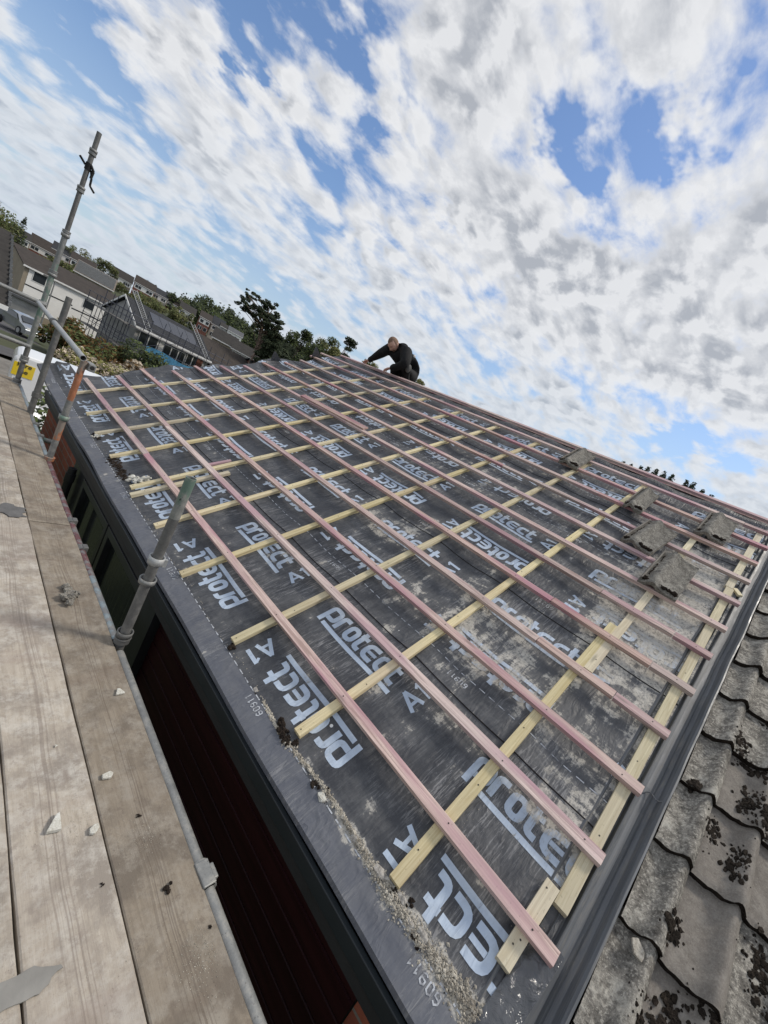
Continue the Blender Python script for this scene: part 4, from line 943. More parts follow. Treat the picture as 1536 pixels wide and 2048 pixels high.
b.build('mortar_lump', 'loose_tile', M=Matrix.Translation((-.688, 2.50, BZ)), label='dark and white broken mortar lump on the board next to the ledger', cat='mortar lump')
b = MB()
for i in range(12): b.blob((rr.gauss(0, .010), .045 + rr.gauss(0, .012), .006), (rr.uniform(.006, .012), rr.uniform(.006, .012), .006), 1, .35, 2., i)
b.build('moss_scrap', 'moss_brown', M=Matrix.Translation((-.682, 2.50, BZ)), label='brown moss scrap behind the broken mortar lump', cat='moss')
for (x_, y_, r_, lb) in ((-.673, .985, .011, 'largest black moss pellet on the board next to the ledger'), (-.686, 1.24, .005, 'small black pellet beside a dusty patch on the board'), (-.782 - .045, 1.085, .004, 'lone black pellet on the second board'), (-.598, .83, .004, 'tiny black pellet close to the ledger coupler')):
    b = MB()
    for i in range(10): b.blob((rr.gauss(0, r_ * .5), rr.gauss(0, r_ * .6), r_ * .4), (r_ * .5, r_ * .5, r_ * .45), 1, .4, 3, i)
    b.build('moss_pellet', 'moss', M=Matrix.Translation((x_, y_, BZ + .001)), label=lb, cat='moss', group='black pellets on the boards')
mb = MB()
for i in range(900):
    c = rr.choice(((-.69, 1.16, .03, .03), (-.665, .80, .045, .04), (-.9, 1.27, .04, .05), (-.75, 1.5, .2, 1.2), (-.75, 1.5, .2, 1.2), (-.64, .76, .03, .05)))
    x_ = c[0] + rr.gauss(0, c[2]); y_ = c[1] + rr.gauss(0, c[3])
    if -1.5 < x_ < -.60 and y_ > -.5: chip(mb, (x_, y_, BZ + .001), rr.uniform(.0007, .0018))
mb.build('crumbs', 'grit', kind='stuff', label='fine crumbs scattered on the scaffold boards', cat='crumbs')

# ================================================================== THE ROOFER
def skin_mesh(name, joints, edges, mtl, parent=None, sub=2, **kw):
    keys = list(joints); me = bpy.data.meshes.new(name); me.from_pydata([joints[k][0] for k in keys], [(keys.index(a), keys.index(b)) for a, b in edges], [])
    o = bpy.data.objects.new(name, me); COL.objects.link(o)
    sk = o.modifiers.new('skin', 'SKIN'); sk.use_smooth_shade = True
    for i, k in enumerate(keys):
        r = joints[k][1]; r = (r, r) if not isinstance(r, tuple) else r
        me.skin_vertices[0].data[i].radius = r; me.skin_vertices[0].data[i].use_root = (i == 0)
    s_ = o.modifiers.new('sub', 'SUBSURF'); s_.levels = sub; s_.render_levels = sub
    dg = bpy.context.evaluated_depsgraph_get(); ev = o.evaluated_get(dg); nm = bpy.data.meshes.new_from_object(ev)
    o.modifiers.clear(); o.data = nm; nm.materials.clear(); nm.materials.append(MATS[mtl])
    for p_ in nm.polygons: p_.use_smooth = True
    if parent is not None: o.parent = parent; o.matrix_parent_inverse = Matrix.Translation(-parent.location)
    return tag(o, **kw)
per = empty('person', (3.95, 5.35, 1.88), label='man in a dark hooded jacket crouching behind the ridge and fixing a batten', cat='person')
V = Vector
J = dict(pelvis=V((3.98, 5.37, 2.20)), waist=V((3.90, 5.42, 2.36)), chest=V((3.66, 5.46, 2.44)), neck=V((3.54, 5.475, 2.475)), head=V((3.445, 5.485, 2.475)),
         sh1=V((3.50, 5.60, 2.42)), el1=V((3.56, 5.83, 2.285)), wr1=V((3.60, 6.03, 2.155)), sh2=V((3.56, 5.27, 2.45)), el2=V((3.50, 5.115, 2.25)), wr2=V((3.485, 5.33, 2.125)),
         kn1=V((3.62, 5.47, 2.20)), an1=V((3.86, 5.50, 1.96)), kn2=V((3.62, 5.16, 2.215)), an2=V((3.88, 5.20, 1.96)))
body = skin_mesh('body', dict(pelvis=(J['pelvis'], (.17, .15)), waist=(J['waist'], (.22, .18)), chest=(J['chest'], (.205, .17)), neck=(J['neck'], .075), head=(J['head'], .05),
    sh1=(J['sh1'], .105), el1=(J['el1'], .082), wr1=(J['wr1'], .046), sh2=(J['sh2'], .115), el2=(J['el2'], .095), wr2=(J['wr2'], .048),
    h1=(J['pelvis'] + V((-.03, .11, -.02)), .125), k1=(J['kn1'], .075), a1=(J['an1'], .048), f1=(J['an1'] + V((-.16, .02, -.03)), .04),
    h2=(J['pelvis'] + V((-.03, -.11, -.02)), .125), k2=(J['kn2'], .078), a2=(J['an2'], .048), f2=(J['an2'] + V((-.16, .02, -.03)), .04)),
    [('pelvis', 'waist'), ('waist', 'chest'), ('chest', 'neck'), ('neck', 'head'), ('chest', 'sh1'), ('sh1', 'el1'), ('el1', 'wr1'), ('chest', 'sh2'), ('sh2', 'el2'), ('el2', 'wr2'), ('pelvis', 'h1'), ('h1', 'k1'), ('k1', 'a1'), ('a1', 'f1'), ('pelvis', 'h2'), ('h2', 'k2'), ('k2', 'a2'), ('a2', 'f2')], 'jacket', per)
skin_mesh('hood', dict(a=(V((3.60, 5.36, 2.50)), .068), b=(V((3.66, 5.45, 2.55)), .09), c=(V((3.62, 5.57, 2.50)), .068), d=(V((3.545, 5.59, 2.44)), .04)), [('a', 'b'), ('b', 'c'), ('c', 'd')], 'jacket', per)
skin_mesh('collar', dict(a=(V((3.49, 5.40, 2.43)), .034), b=(V((3.56, 5.39, 2.50)), .04), c=(V((3.57, 5.53, 2.50)), .04), d=(V((3.49, 5.56, 2.43)), .034)), [('a', 'b'), ('b', 'c'), ('c', 'd')], 'jacket', per)
# head looking down at the hands
hm = MB(); hm.smooth = True
fwd = V((-.45, -.12, -.88)).normalized(); upv = V((-.80, .12, .50)); upv = (upv - fwd * upv.dot(fwd)).normalized(); rt = upv.cross(fwd).normalized()
HC = V((3.425, 5.487, 2.478))
def headp(th, ph):
    x_ = math.sin(ph) * math.cos(th); y_ = math.sin(ph) * math.sin(th); z_ = math.cos(ph)      # x right, y front, z up
    rx, ry, rz = .077, .098, .122
    if z_ < 0: rx *= 1 - .30 * z_ * z_; ry *= 1 - .12 * z_ * z_
    p = [x_ * rx, y_ * ry, z_ * rz]
    if y_ > .5:   # nose, brow, eye sockets, mouth, chin
        nx = p[0] / .077; nz_ = p[2] / .122
        p[1] += .024 * math.exp(-(nx / .18) ** 2 - ((nz_ + .22) / .22) ** 2) + .007 * math.exp(-((nz_ - .22) / .12) ** 2) - .013 * math.exp(-((abs(nx) - .38) / .2) ** 2 - ((nz_ - .03) / .12) ** 2) - .006 * math.exp(-(nx / .35) ** 2 - ((nz_ + .58) / .05) ** 2) + .008 * math.exp(-(nx / .3) ** 2 - ((nz_ + .82) / .12) ** 2)
    return HC + rt * p[0] + fwd * p[1] + upv * p[2]
hm.grid(40, 30, lambda u, v: headp(2 * math.pi * u, .001 + (math.pi - .002) * v))
for sg in (-1, 1): hm.blob(HC + rt * .078 * sg + upv * -.01 - fwd * .005, (.016, .022, .03), 2, .1)
hd = hm.build('head', 'skin'); hd.parent = per; hd.matrix_parent_inverse = Matrix.Translation(-per.location)
def pchild(mb, nm, m_, par=per):
    o = mb.build(nm, m_); o.parent = par
    o.matrix_parent_inverse = Matrix.Translation(-per.location) if par is per else Matrix.Identity(4)
    return o
mb = MB(); mb.smooth = True
def hairp(u, v):
    th = math.pi * (.16 - 1.32 * u) if False else math.pi * 2 * u; ph = v * (.85 if math.sin(th) > .2 else 1.6)
    p = headp(th, max(.001, ph)); return HC + (p - HC) * 1.02
mb.grid(32, 12, hairp); pchild(mb, 'hair', 'hair', hd)
mb = MB()
for sg in (-1, 1): mb.blob(headp(math.pi / 2 - sg * .42, math.pi / 2 - .05) - fwd * .002, (.011, .011, .007), 1, 0)
pchild(mb, 'eyes', 'black_ink', hd)
mb = MB(); mb.smooth = True; mb.grid(14, 6, lambda u, v: HC + (headp(math.pi / 2 + (u - .5) * 1.7, 2.08 + .62 * v) - HC) * 1.018); pchild(mb, 'beard', 'hair', hd)
# hands, fingers closing on the batten
def hand(wr, palm_dir, side, seed, lb):
    d = V(palm_dir).normalized(); sd2 = V(side).normalized(); nrm = d.cross(sd2).normalized()
    if nrm.z > 0: nrm = -nrm
    c = wr + d * .055
    js = dict(w=(wr, (.026, .022)), p=(wr + d * .045, (.036, .020)), q=(wr + d * .085, (.036, .017))); es = [('w', 'p'), ('p', 'q')]
    h_ = skin_mesh('hand', js, es, 'skin', per, 2)
    for i, (off, ln) in enumerate(((-.030, .070), (-.010, .078), (.011, .073), (.030, .058))):
        b0 = wr + d * .075 + sd2 * off; b1 = b0 + d * ln * .45 + nrm * .004; b2 = b1 + d * ln * .28 + nrm * .020; b3 = b2 + d * ln * .10 + nrm * .022
        skin_mesh('finger', dict(a=(b0, .0095), b=(b1, .009), c=(b2, .0085), d=(b3, .0075)), [('a', 'b'), ('b', 'c'), ('c', 'd')], 'skin', per, 1)
    b0 = wr + d * .03 - sd2 * .03; b1 = b0 - sd2 * .025 + d * .03 + nrm * .01; b2 = b1 + d * .03 + nrm * .018
    skin_mesh('thumb', dict(a=(b0, .013), b=(b1, .011), c=(b2, .009)), [('a', 'b'), ('b', 'c')], 'skin', per, 1)
hand(J['wr1'] + V((0, .01, -.01)), (-.02, .75, -.45), (.8, .0, .1), 1, '')
hand(J['wr2'] + V((0, .01, 0)), (-.25, .65, -.50), (.8, .1, .1), 2, '')
for w_, e_ in (('wr1', 'el1'), ('wr2', 'el2')):
    mb = MB(); dd = (J[w_] - J[e_]).normalized(); mb.tube(J[w_] - dd * .04, J[w_] + dd * .014, .050, .047, n=16); pchild(mb, 'cuff', 'jacket')
mb = MB(); mb.blob(J['kn2'] + V((-.02, -.055, .02)), (.055, .045, .07), 2, .1); pchild(mb, 'knee_pad', 'pad_grey')
mb = MB(); mb.smooth = True; cc = J['sh2'] + V((.13, -.075, .02)); mb.box(cc, (.05, .02, .04)); pchild(mb, 'reflective_strip', 'reflective')
mb = MB(); mb.box(J['el2'].lerp(J['sh2'], .25) + V((-.058, -.01, .02)), (.006, .02, .03)); pchild(mb, 'sleeve_badge', 'reflective')
for an in ('an1', 'an2'):
    mb = MB(); mb.smooth = True; mb.blob(J[an] + V((-.09, .01, -.045)), (.15, .055, .055), 2, .08, 1.5, 3); pchild(mb, 'boot', 'boots')
# ================================================================== GROUND AND STREET
def smst(x, a, b): t = max(0., min(1., (x - a) / (b - a))); return t * t * (3 - 2 * t)
def G(x, y):
    r = math.hypot(x, y); az = math.degrees(math.atan2(x, y)) if r > .1 else 0; az = az if az > -90 else 90
    az = max(0, az)
    z = -4.5 - 1.6 * smst(r, 32, 55) + smst(r, 125, 200) * (3. + 6.5 * smst(az, 4, 14) - 3.3 * (1 - smst(az, 18, 24))) + 3.3 * smst(r, 75, 90) * (1 - smst(az, 18, 24)) + 6.5 * smst(az, 26, 38) * smst(r, 30, 68) + 2.5 * smst(az, 45, 70) * smst(r, 20, 60)
    if r > 195: z += smst(r, 195, 280) * 11.5 * smst(az, 15.5, 23)
    return z + .25 * mnoise.noise(Vector((x * .03, y * .03, 0))) * min(1, r / 60)
mb = MB(); mb.smooth = True
nr, na = 90, 96
rad = [0.] + [1.5 * (1.082 ** i) for i in range(nr)]
vs = [(0, 0, GZ)] ; fs = []
for i in range(1, len(rad)):
    for j in range(na):
        a = 2 * math.pi * j / na; x_ = rad[i] * math.sin(a); y_ = rad[i] * math.cos(a); vs.append((x_, y_, G(x_, y_)))
for j in range(na): fs.append((0, 1 + j, 1 + (j + 1) % na))
for i in range(1, len(rad) - 1):
    for j in range(na):
        a = 1 + (i - 1) * na + j; b = 1 + (i - 1) * na + (j + 1) % na; fs.append((a, a + na, b + na, b))
mb.add(vs, fs); recalc(mb.build('ground', 'grass', kind='structure', label='grassy ground rising to the hillside estate'))
def strip(name, pts, wd, m_, lift, lb):
    mb = MB(); P_ = []
    for i, p in enumerate(pts):
        a = Vector(pts[max(0, i - 1)]); b = Vector(pts[min(len(pts) - 1, i + 1)]); d = (b - a).normalized(); n = Vector((-d.y, d.x)); p = Vector(p)
        for sg in (-1, 1): q = p + n * sg * wd / 2; P_.append((q.x, q.y, G(q.x, q.y) + lift))
    mb.add(P_, [(2 * i, 2 * i + 1, 2 * i + 3, 2 * i + 2) for i in range(len(pts) - 1)]); o = recalc(mb.build(name, m_, kind='structure', label=lb)); return o
strip('road', [(-30 + 2.5 * i, 36 + .32 * i + .0 * i) for i in range(15)], 22, 'asphalt', .22, 'grey asphalt street and parking bay beyond the end of the house')
strip('path', [(1.2 + .2 * i, 9 + 2.4 * i) for i in range(9)], 3.2, 'concrete_path', .18, 'concrete drive beside the house')

# ------------------------------------------------------------------ houses
def gable_house(name, x, y, yaw, L, Wd, ze, rise, gz, mw, mr, label, wins=(), mg=None, group=None, cat='house', over=.25, extra=None):
    """x,y = front near eave corner; ridge runs along yaw; front wall faces local -y"""
    H = empty(name, (x, y, gz), R(yaw), label, cat, group)
    he = ze - gz
    mb = MB(); mb.box((L / 2, Wd / 2, he / 2 - 1.5), (L, Wd, he + 3)); mb.build('wall', mw, parent=H)
    mb = MB()
    T = lambda px: Matrix(((0, 0, 1, px), (1, 0, 0, 0), (0, 1, 0, 0), (0, 0, 0, 1)))
    for px in (.01, L - .16): mb.prism([(.02, he - .02), (Wd - .02, he - .02), (Wd / 2, he + rise - .12)], 0, .15, M=T(px))
    recalc(mb.build('gable', mg or mw, parent=H))
    mb = MB(); sl = rise / (Wd / 2); n = 1; th = .12
    for sg in (0, 1):
        y0, y1 = (-over, Wd / 2) if sg == 0 else (Wd + over, Wd / 2)
        z0 = he - over * sl
        a = [(-over, y0, z0), (L + over, y0, z0), (L + over, y1, he + rise), (-over, y1, he + rise)]
        mb.add(a + [(p[0], p[1], p[2] + th) for p in a], [(0, 1, 2, 3), (4, 5, 6, 7), (0, 1, 5, 4), (1, 2, 6, 5), (2, 3, 7, 6), (3, 0, 4, 7)])
    recalc(mb.build('roof', mr, parent=H))
    for (wx, wz, ww, wh, st) in wins:
        mb = MB()
        if st == 'w':
            mb.box((wx + ww / 2, -.03, wz + wh / 2), (ww, .08, wh)); mb.cur = 1
            k = max(1, round(ww / .9))
            for i in range(k): mb.box((wx + ww * (i + .5) / k, -.06, wz + wh / 2), (ww / k - .12, .05, wh - .14))
            mb.build('window', ['white_paint', 'far_pane'], parent=H)
        elif st == 'p': mb.box((wx + ww / 2, -.015, wz + wh / 2), (ww, .03, wh)); mb.build('wall_panel', 'render_white', parent=H)
        elif st == 'b': mb.box((wx + ww / 2, -.05, wz + wh / 2), (ww, .16, wh)); mb.build('brick_pier', 'far_brick', parent=H)
        elif st == 'd': mb.box((wx + ww / 2, -.04, wz + wh / 2), (ww, .06, wh)); mb.build('door', 'wood_door', parent=H)
        elif st == 's': mb.box((wx + ww / 2, -.03, wz + wh / 2), (ww, .05, wh)); mb.build('trim', 'dark_frame', parent=H)
    mb = MB(); mb.box((L / 2, -over - .02, he - over * sl + .02), (L + 2 * over, .06, .17)); mb.build('fascia', 'white_paint', parent=H)
    return H
# white-rendered terrace
T = gable_house('terraced_house', 5.3, 64.5, 12, 15.5, 8.5, -.80, 1.45, -5.95, 'render_tan', 'roof_brown', 'long white clad terrace with brown tiled roof, tan gable and a red brick pier',
    [(.4, .6, 4.6, 4.5, 'p'), (.8, 3.9, 1.25, 1.1, 'w'), (.4, 3.2, 4.6, .12, 's'), (5.0, .6, 3.6, 4.5, 'p'), (5.9, 3.6, 1.25, 1.2, 'w'), (5.0, 2.9, 3.6, .12, 's'), (8.6, 0, 1.25, 5.2, 'b'), (9.85, .4, 6.4, 4.6, 'p'), (10.9, 3.4, 1.3, 1.3, 'w'), (13.6, 3.3, 1.3, 1.3, 'w'), (9.85, 2.7, 6.4, .12, 's'), (13.4, .8, 1.5, 1.8, 'w'), (10.7, .6, 1.6, 1.6, 'w')], mg='render_tan')
for vx in (3.0, 13.0):
    mb = MB(); mb.tube((vx, 1.7, 5.9), (vx, 1.7, 6.9), .09, n=8); mb.build('roof_vent', 'white_paint', parent=T)
# flat garage
ga = empty('garage', (3.5, 57.8, -6.2), R(-8), 'low garage with a dark grey flat roof in front of the white terrace', 'garage')
mb = MB(); mb.box((1.7, 3, 1.1), (3.2, 5.6, 2.6)); mb.build('wall', 'render_grey', parent=ga)
mb = MB(); mb.box((1.7, 3, 2.5), (3.6, 6.2, .22)); mb.build('roof', 'slate_grey', parent=ga)
# house with tile verge at the very left edge of the view
lr = gable_house('bungalow', -5.88, 22.6, 4, 6.45, 6, -1.2, 2.35, -4.6, 'render_tan', 'roof_dark', 'house with a dark tiled roof and pale verge at the left edge of the view', [])
mb = MB()
for i in range(16):
    t = i / 16; mb.box((6.45 + .26, -.25 + 3.25 * (t + .03), 3.4 - .1 + 2.45 * (t + .03) + .06), (.09, .19, .17))
mb.build('verge_cap', 'lead', parent=lr)
# scaffolded house
SH = gable_house('scaffolded_house', 12.1, 48.0, 10, 8.2, 7.0, -.72, 1.95, -6.2, 'render_grey', 'roof_slate', 'grey rendered house wrapped in scaffolding with solar panels on its slate roof',
    [(.4, 3.9, 1.9, 1.35, 'w'), (3.0, 3.7, 2.4, 1.3, 'w'), (5.6, 3.9, 1.4, 1.3, 'w'), (.6, .6, 2.4, 2.2, 'w'), (3.3, .2, 1.2, 2.2, 'd'), (2.3, 3.6, .7, 1.6, 'p'), (6.8, 3.0, .7, 2.2, 'b'), (5.0, .8, 2.4, 1.8, 'w'), (4.6, 3.2, 1., .5, 'p')])
sl = 1.95 / 3.5; he = 5.48
def rp(u, t, up): return Vector((u, t, he + sl * t + .12 + up))
mb = MB()
for i in range(5):
    u0 = 1.9 + 1.02 * i; a = rp(u0, 1.0, .07); b = rp(u0 + .98, 1.0, .07); c = rp(u0 + .98, 2.75, .07); d = rp(u0, 2.75, .07)
    mb.add([a, b, c, d] + [p - Vector((0, 0, .06)) for p in (a, b, c, d)], [(0, 1, 2, 3), (4, 5, 6, 7), (0, 1, 5, 4), (1, 2, 6, 5), (2, 3, 7, 6), (3, 0, 4, 7)])
recalc(mb.build('solar_panels', 'solar', parent=SH))
mb = MB()
for t in [.25 * i for i in range(14)]: p = rp(4.1, t, .012); mb.box(p, (8.6, .03, .03))
mb.build('slate_battens', 'slate_grey', parent=SH)
mb = MB(); mb.box((-.27, .0, 0), (.01, .01, .01))
for y0, y1 in ((-.25, 3.5), (7.25, 3.5)):
    a = Vector((-.28, y0, he + sl * (y0 if y0 < 4 else 7 - y0) - .02)); b = Vector((-.28, y1, he + 1.95 - .0)); d = (b - a)
    for k in range(1): mb.add([a, b, b + Vector((0, 0, .2)), a + Vector((0, 0, .2)), a + Vector((-.05, 0, 0)), b + Vector((-.05, 0, 0)), b + Vector((-.05, 0, .2)), a + Vector((-.05, 0, .2))], [(0, 1, 2, 3), (4, 5, 6, 7), (0, 1, 5, 4), (3, 2, 6, 7), (0, 3, 7, 4), (1, 2, 6, 5)])
recalc(mb.build('bargeboard', 'white_paint', parent=SH))
# its scaffold: one frame round the front and gable, with boards, net and ladders as separate things
plain('tube_blue', (.045, .05, .07), .5, .3, .3, 3.)
sc_ = empty('scaffold', (12.1, 48.0, -6.2), R(10), 'blue grey tube scaffold standing round the grey house', 'scaffold')
up_ = []; lg = []
mbu = MB(); mbl = MB(); mbb = MB(); ps = .032
fx = [-1.4, .4, 2.2, 4.0, 5.8, 7.6, 9.4]
for xx in fx:
    for yy in (-.45, -1.55): mbu.tube((xx, yy, -.5), (xx, yy, 6.9 if yy > -1 else 6.6), ps, n=6)
for yy in (1.0, 2.6, 4.2, 5.8, 7.6):
    for xx in (-.45, -1.5): mbu.tube((xx, yy, -.5), (xx, yy, 7.2 if 2 < yy < 5 else 6.3), ps, n=6)
for zz_ in (1.0, 2.0, 3.0, 3.6, 4.1, 5.2, 5.8, 6.3):
    for yy in (-.45, -1.55): mbl.tube((-1.8, yy, zz_), (9.8, yy, zz_), ps * .8, n=6)
    for xx in (-.45, -1.5): mbl.tube((xx, -1.8, zz_), (xx, 7.9, zz_), ps * .8, n=6)
mbl.tube((-1.5, -1.5, 1.), (-1.5, 4.2, 5.2), ps * .8, n=6); mbl.tube((-1.5, 7.6, 1.), (-1.5, 2.6, 5.2), ps * .8, n=6); mbl.tube((-1.4, -1.56, 3.), (4.0, -1.56, 6.), ps * .8, n=6)
for zz_ in (3.0, 5.2):
    mbb.box((4, -1.0, zz_ + .05), (11.6, 1.0, .06)); mbb.box((-.98, 3.2, zz_ + .05), (1.0, 9.4, .06))
mbu.build('upright', 'tube_blue', parent=sc_); mbl.build('ledger', 'tube_blue', parent=sc_); mbb.build('board', 'concrete_path', parent=sc_)
nt = MB(); nt.grid(30, 8, lambda u, v: (.6 + 5.4 * u, -1.62 + .05 * math.sin(u * 22), 3.1 + (1.05 + .15 * math.sin(u * 6)) * v - .12 * math.sin(u * 3.1)))
nt.build('debris_net', 'blue_net', M=Matrix.Translation((12.1, 48.0, -6.2)) @ Matrix.Rotation(R(10), 4, 'Z'), label='blue debris netting tied along the lower lift of the scaffold', cat='netting')
def ladder(p0, p1, wd, lb):
    p0 = Vector(p0); p1 = Vector(p1); d = (p1 - p0); w_ = d.cross(Vector((0, 0, 1))).normalized() * wd / 2; e = empty('ladder', p0, 0, lb, 'ladder', 'roof ladders on the grey house')
    mb = MB(); mb.tube(-w_, d - w_, .035, n=6); mb.tube(w_, d + w_, .035, n=6); mb.build('rail', 'galv_bright', parent=e)
    mb = MB(); n = int(d.length / .3)
    for i in range(1, n): mb.tube(d * i / n - w_, d * i / n + w_, .018, n=5)
    mb.build('rung', 'galv_bright', parent=e)
A10 = Matrix.Translation((12.1, 48.0, -6.2)) @ Matrix.Rotation(R(10), 4, 'Z')
ladder(A10 @ Vector((1.0, -.3, 5.45)), A10 @ Vector((.9, 4.9, 8.5)), .55, 'metal roof ladder near the gable of the scaffolded house')
ladder(A10 @ Vector((7.8, -.2, 5.5)), A10 @ Vector((7.5, 4.4, 8.3)), .55, 'metal roof ladder at the far end of the scaffolded house')
# brick house beyond
gable_house('brick_house', 20.5, 49.4, 10, 6.6, 7.6, -.95, 2.3, -6.0, 'far_brick', 'roof_brown', 'red brick house with brown tiled roof and white window beside the scaffolded house', [(.5, 2.6, 2.2, 1.5, 'w'), (.5, 1.4, 2.2, 1.2, 'p'), (.1, 1.4, .35, 3.2, 'p')])
gable_house('slate_roofed_house', 27.6, 49.6, 12, 6.5, 8, -.7, 2.3, -5.5, 'far_brick', 'roof_slate', 'house with a dark grey slate roof and brown ridge beside the brick house', [(4.2, 2.8, 1.5, 1.4, 'w')])
mb = MB(); mb.box((0, 0, 0), (.30, 8.0, .3)); mb.build('party_wall_cap', 'roof_red', M=Matrix.Translation((27.0, 54.5, 1.2)) @ Matrix.Rotation(R(10), 4, 'Z'), label='red brown tiled cap between the brown roof and the slate roof', cat='roof cap')
def far_house(name, p, q, k, mr_, mw, lb, Wd=7., rise=2.2, wins=None, grp=None, gz=None, mg=None):
    """p, q: the two front eave corners as found at a reference distance, pushed k times farther from the camera"""
    P_ = CAM + (Vector(p) - CAM) * k; Q_ = CAM + (Vector(q) - CAM) * k; L_ = (Q_ - P_).xy.length; yw = math.degrees(math.atan2(Q_.y - P_.y, Q_.x - P_.x)); ze = (P_.z + Q_.z) / 2
    g0 = min(G(P_.x, P_.y), ze - 4.8); h0 = ze - g0 - 5.0
    if wins is None: wins = [(.2, 2.9, L_ - .4, 1.7, 'p'), (.5, 3.2, L_ * .3, 1.1, 'w'), (L_ * .62, 3.2, L_ * .3, 1.1, 'w'), (.5, .6, L_ * .35, 1.4, 'w'), (L_ * .6, .6, L_ * .32, 1.4, 'w')]
    return gable_house(name, P_.x, P_.y, yw, L_, Wd, ze, rise, g0, mw, mr_, lb, [(a, b + h0, c, d, e) for a, b, c, d, e in wins], group=grp, mg=mg)
far_house('tan_house', (26.9, 66.5, 2.2), (30.0, 65.2, 2.0), 1.15, 'roof_dark', 'render_tan', 'tan gabled house with a dark roof behind the brown roof', 5, 1.7, [(.6, 3.4, .9, .9, 'w'), (2.0, 3.4, .9, .9, 'w')])
far_house('dark_roofed_house', (28.8, 63.5, 2.0), (32.2, 61.8, 1.9), 1.12, 'roof_dark', 'render_white', 'dark roofed house with a white edge between the tan house and the pine', 5, 1.5, [])
far_house('white_house', (39.1, 89.5, 5.0), (41.8, 88.4, 5.3), 1.5, 'slate_grey', 'render_white', 'white gabled house left of the big pine', 5, 1.3, [(.5, 3.3, .8, .9, 'w'), (2.2, 3.3, .8, .9, 'w')])
far_house('grey_house', (40.4, 96.5, 5.4), (42.6, 95.7, 5.4), 1.45, 'roof_dark', 'render_grey', 'grey rendered house beside the white gabled house', 5, 1.2, [(.8, 3.2, 1., 1., 'w')])
plain('roof_stripped', (.12, .10, .085), .9, 0, .3, 2.)
hh_ = far_house('stripped_house', (12.7, 85.3, .9), (17.6, 84.2, 1.4), 1.25, 'roof_striped', 'render_tan', 'house behind the terrace with its roof stripped to pale battens', 8, 2.2, [])
mb = MB()
for i in range(12): t = i / 12; mb.box((3.1, 3.9 * t, hh_.location.z * 0 + (CAM.z + (1.15 - CAM.z) * 1.25) - hh_.location.z + 2.2 * 3.9 * t / 4 + .22), (6.4, .16, .10))
mb.build('roof_battens', 'galv_bright', parent=hh_)
rows_ = [((3.5, 135.3, 1.7), (9.2, 134.9, 1.7), 'roof_brown', 'brick and white house at the upper left behind the verge'), ((8.6, 131.9, 2.1), (12.0, 131.7, 2.1), 'roof_brown', 'brown roofed house second from the left on the hill'),
         ((12.2, 134.7, 2.1), (16.8, 134.1, 2.3), 'roof_red', 'long brown roofed hillside house left of the tall tube'), ((16.8, 141.2, 3.2), (21.3, 140.5, 3.7), 'roof_brown', 'hillside house just right of the tall tube'), ((18.9, 131, 3.1), (23.5, 130.2, 3.7), 'roof_red', 'hillside house above the stripped roof'),
         ((30.2, 146.9, 5.2), (35.2, 145.9, 5.4), 'roof_brown', 'brown roofed hillside house over the gable ladder'), ((32.6, 134, 5.9), (37.2, 132.9, 6.0), 'roof_red', 'red roofed hillside house with a white band above the scaffolded house'),
         ((37.4, 134.8, 6.1), (40.9, 133.9, 6.1), 'roof_brown', 'brown roofed house right of the red roofed one on the hill'), ((40.2, 131.9, 5.7), (43.6, 130.9, 5.7), 'roof_red', 'pale fronted house on the hill behind the ladders'), ((42.4, 128, 5.6), (46.2, 126.8, 5.6), 'roof_slate', 'grey roofed house near the wood on the hill'),
         ((41.8, 112.2, 5.7), (44.3, 111.3, 5.7), 'roof_red', 'row house with cream and brick front above the tan gable'), ((44.6, 111.2, 5.6), (47.2, 110.2, 5.6), 'roof_brown', 'row house next to the cream fronted one, nearer the pine')]
for i, (p_, q_, mr_, lb) in enumerate(rows_): far_house('hillside_house', p_, q_, 1.45 + .03 * (i % 3), ['roof_brown', 'roof_dark', 'roof_brown', 'roof_slate'][i % 4], ['far_brick', 'render_tan', 'far_brick', 'cream'][i % 4], lb.replace('red roofed', 'dark roofed').replace('brown roofed', 'dark roofed'), 8, [2.6, 2.2, 3.0][i % 3], grp='houses on the hillside')

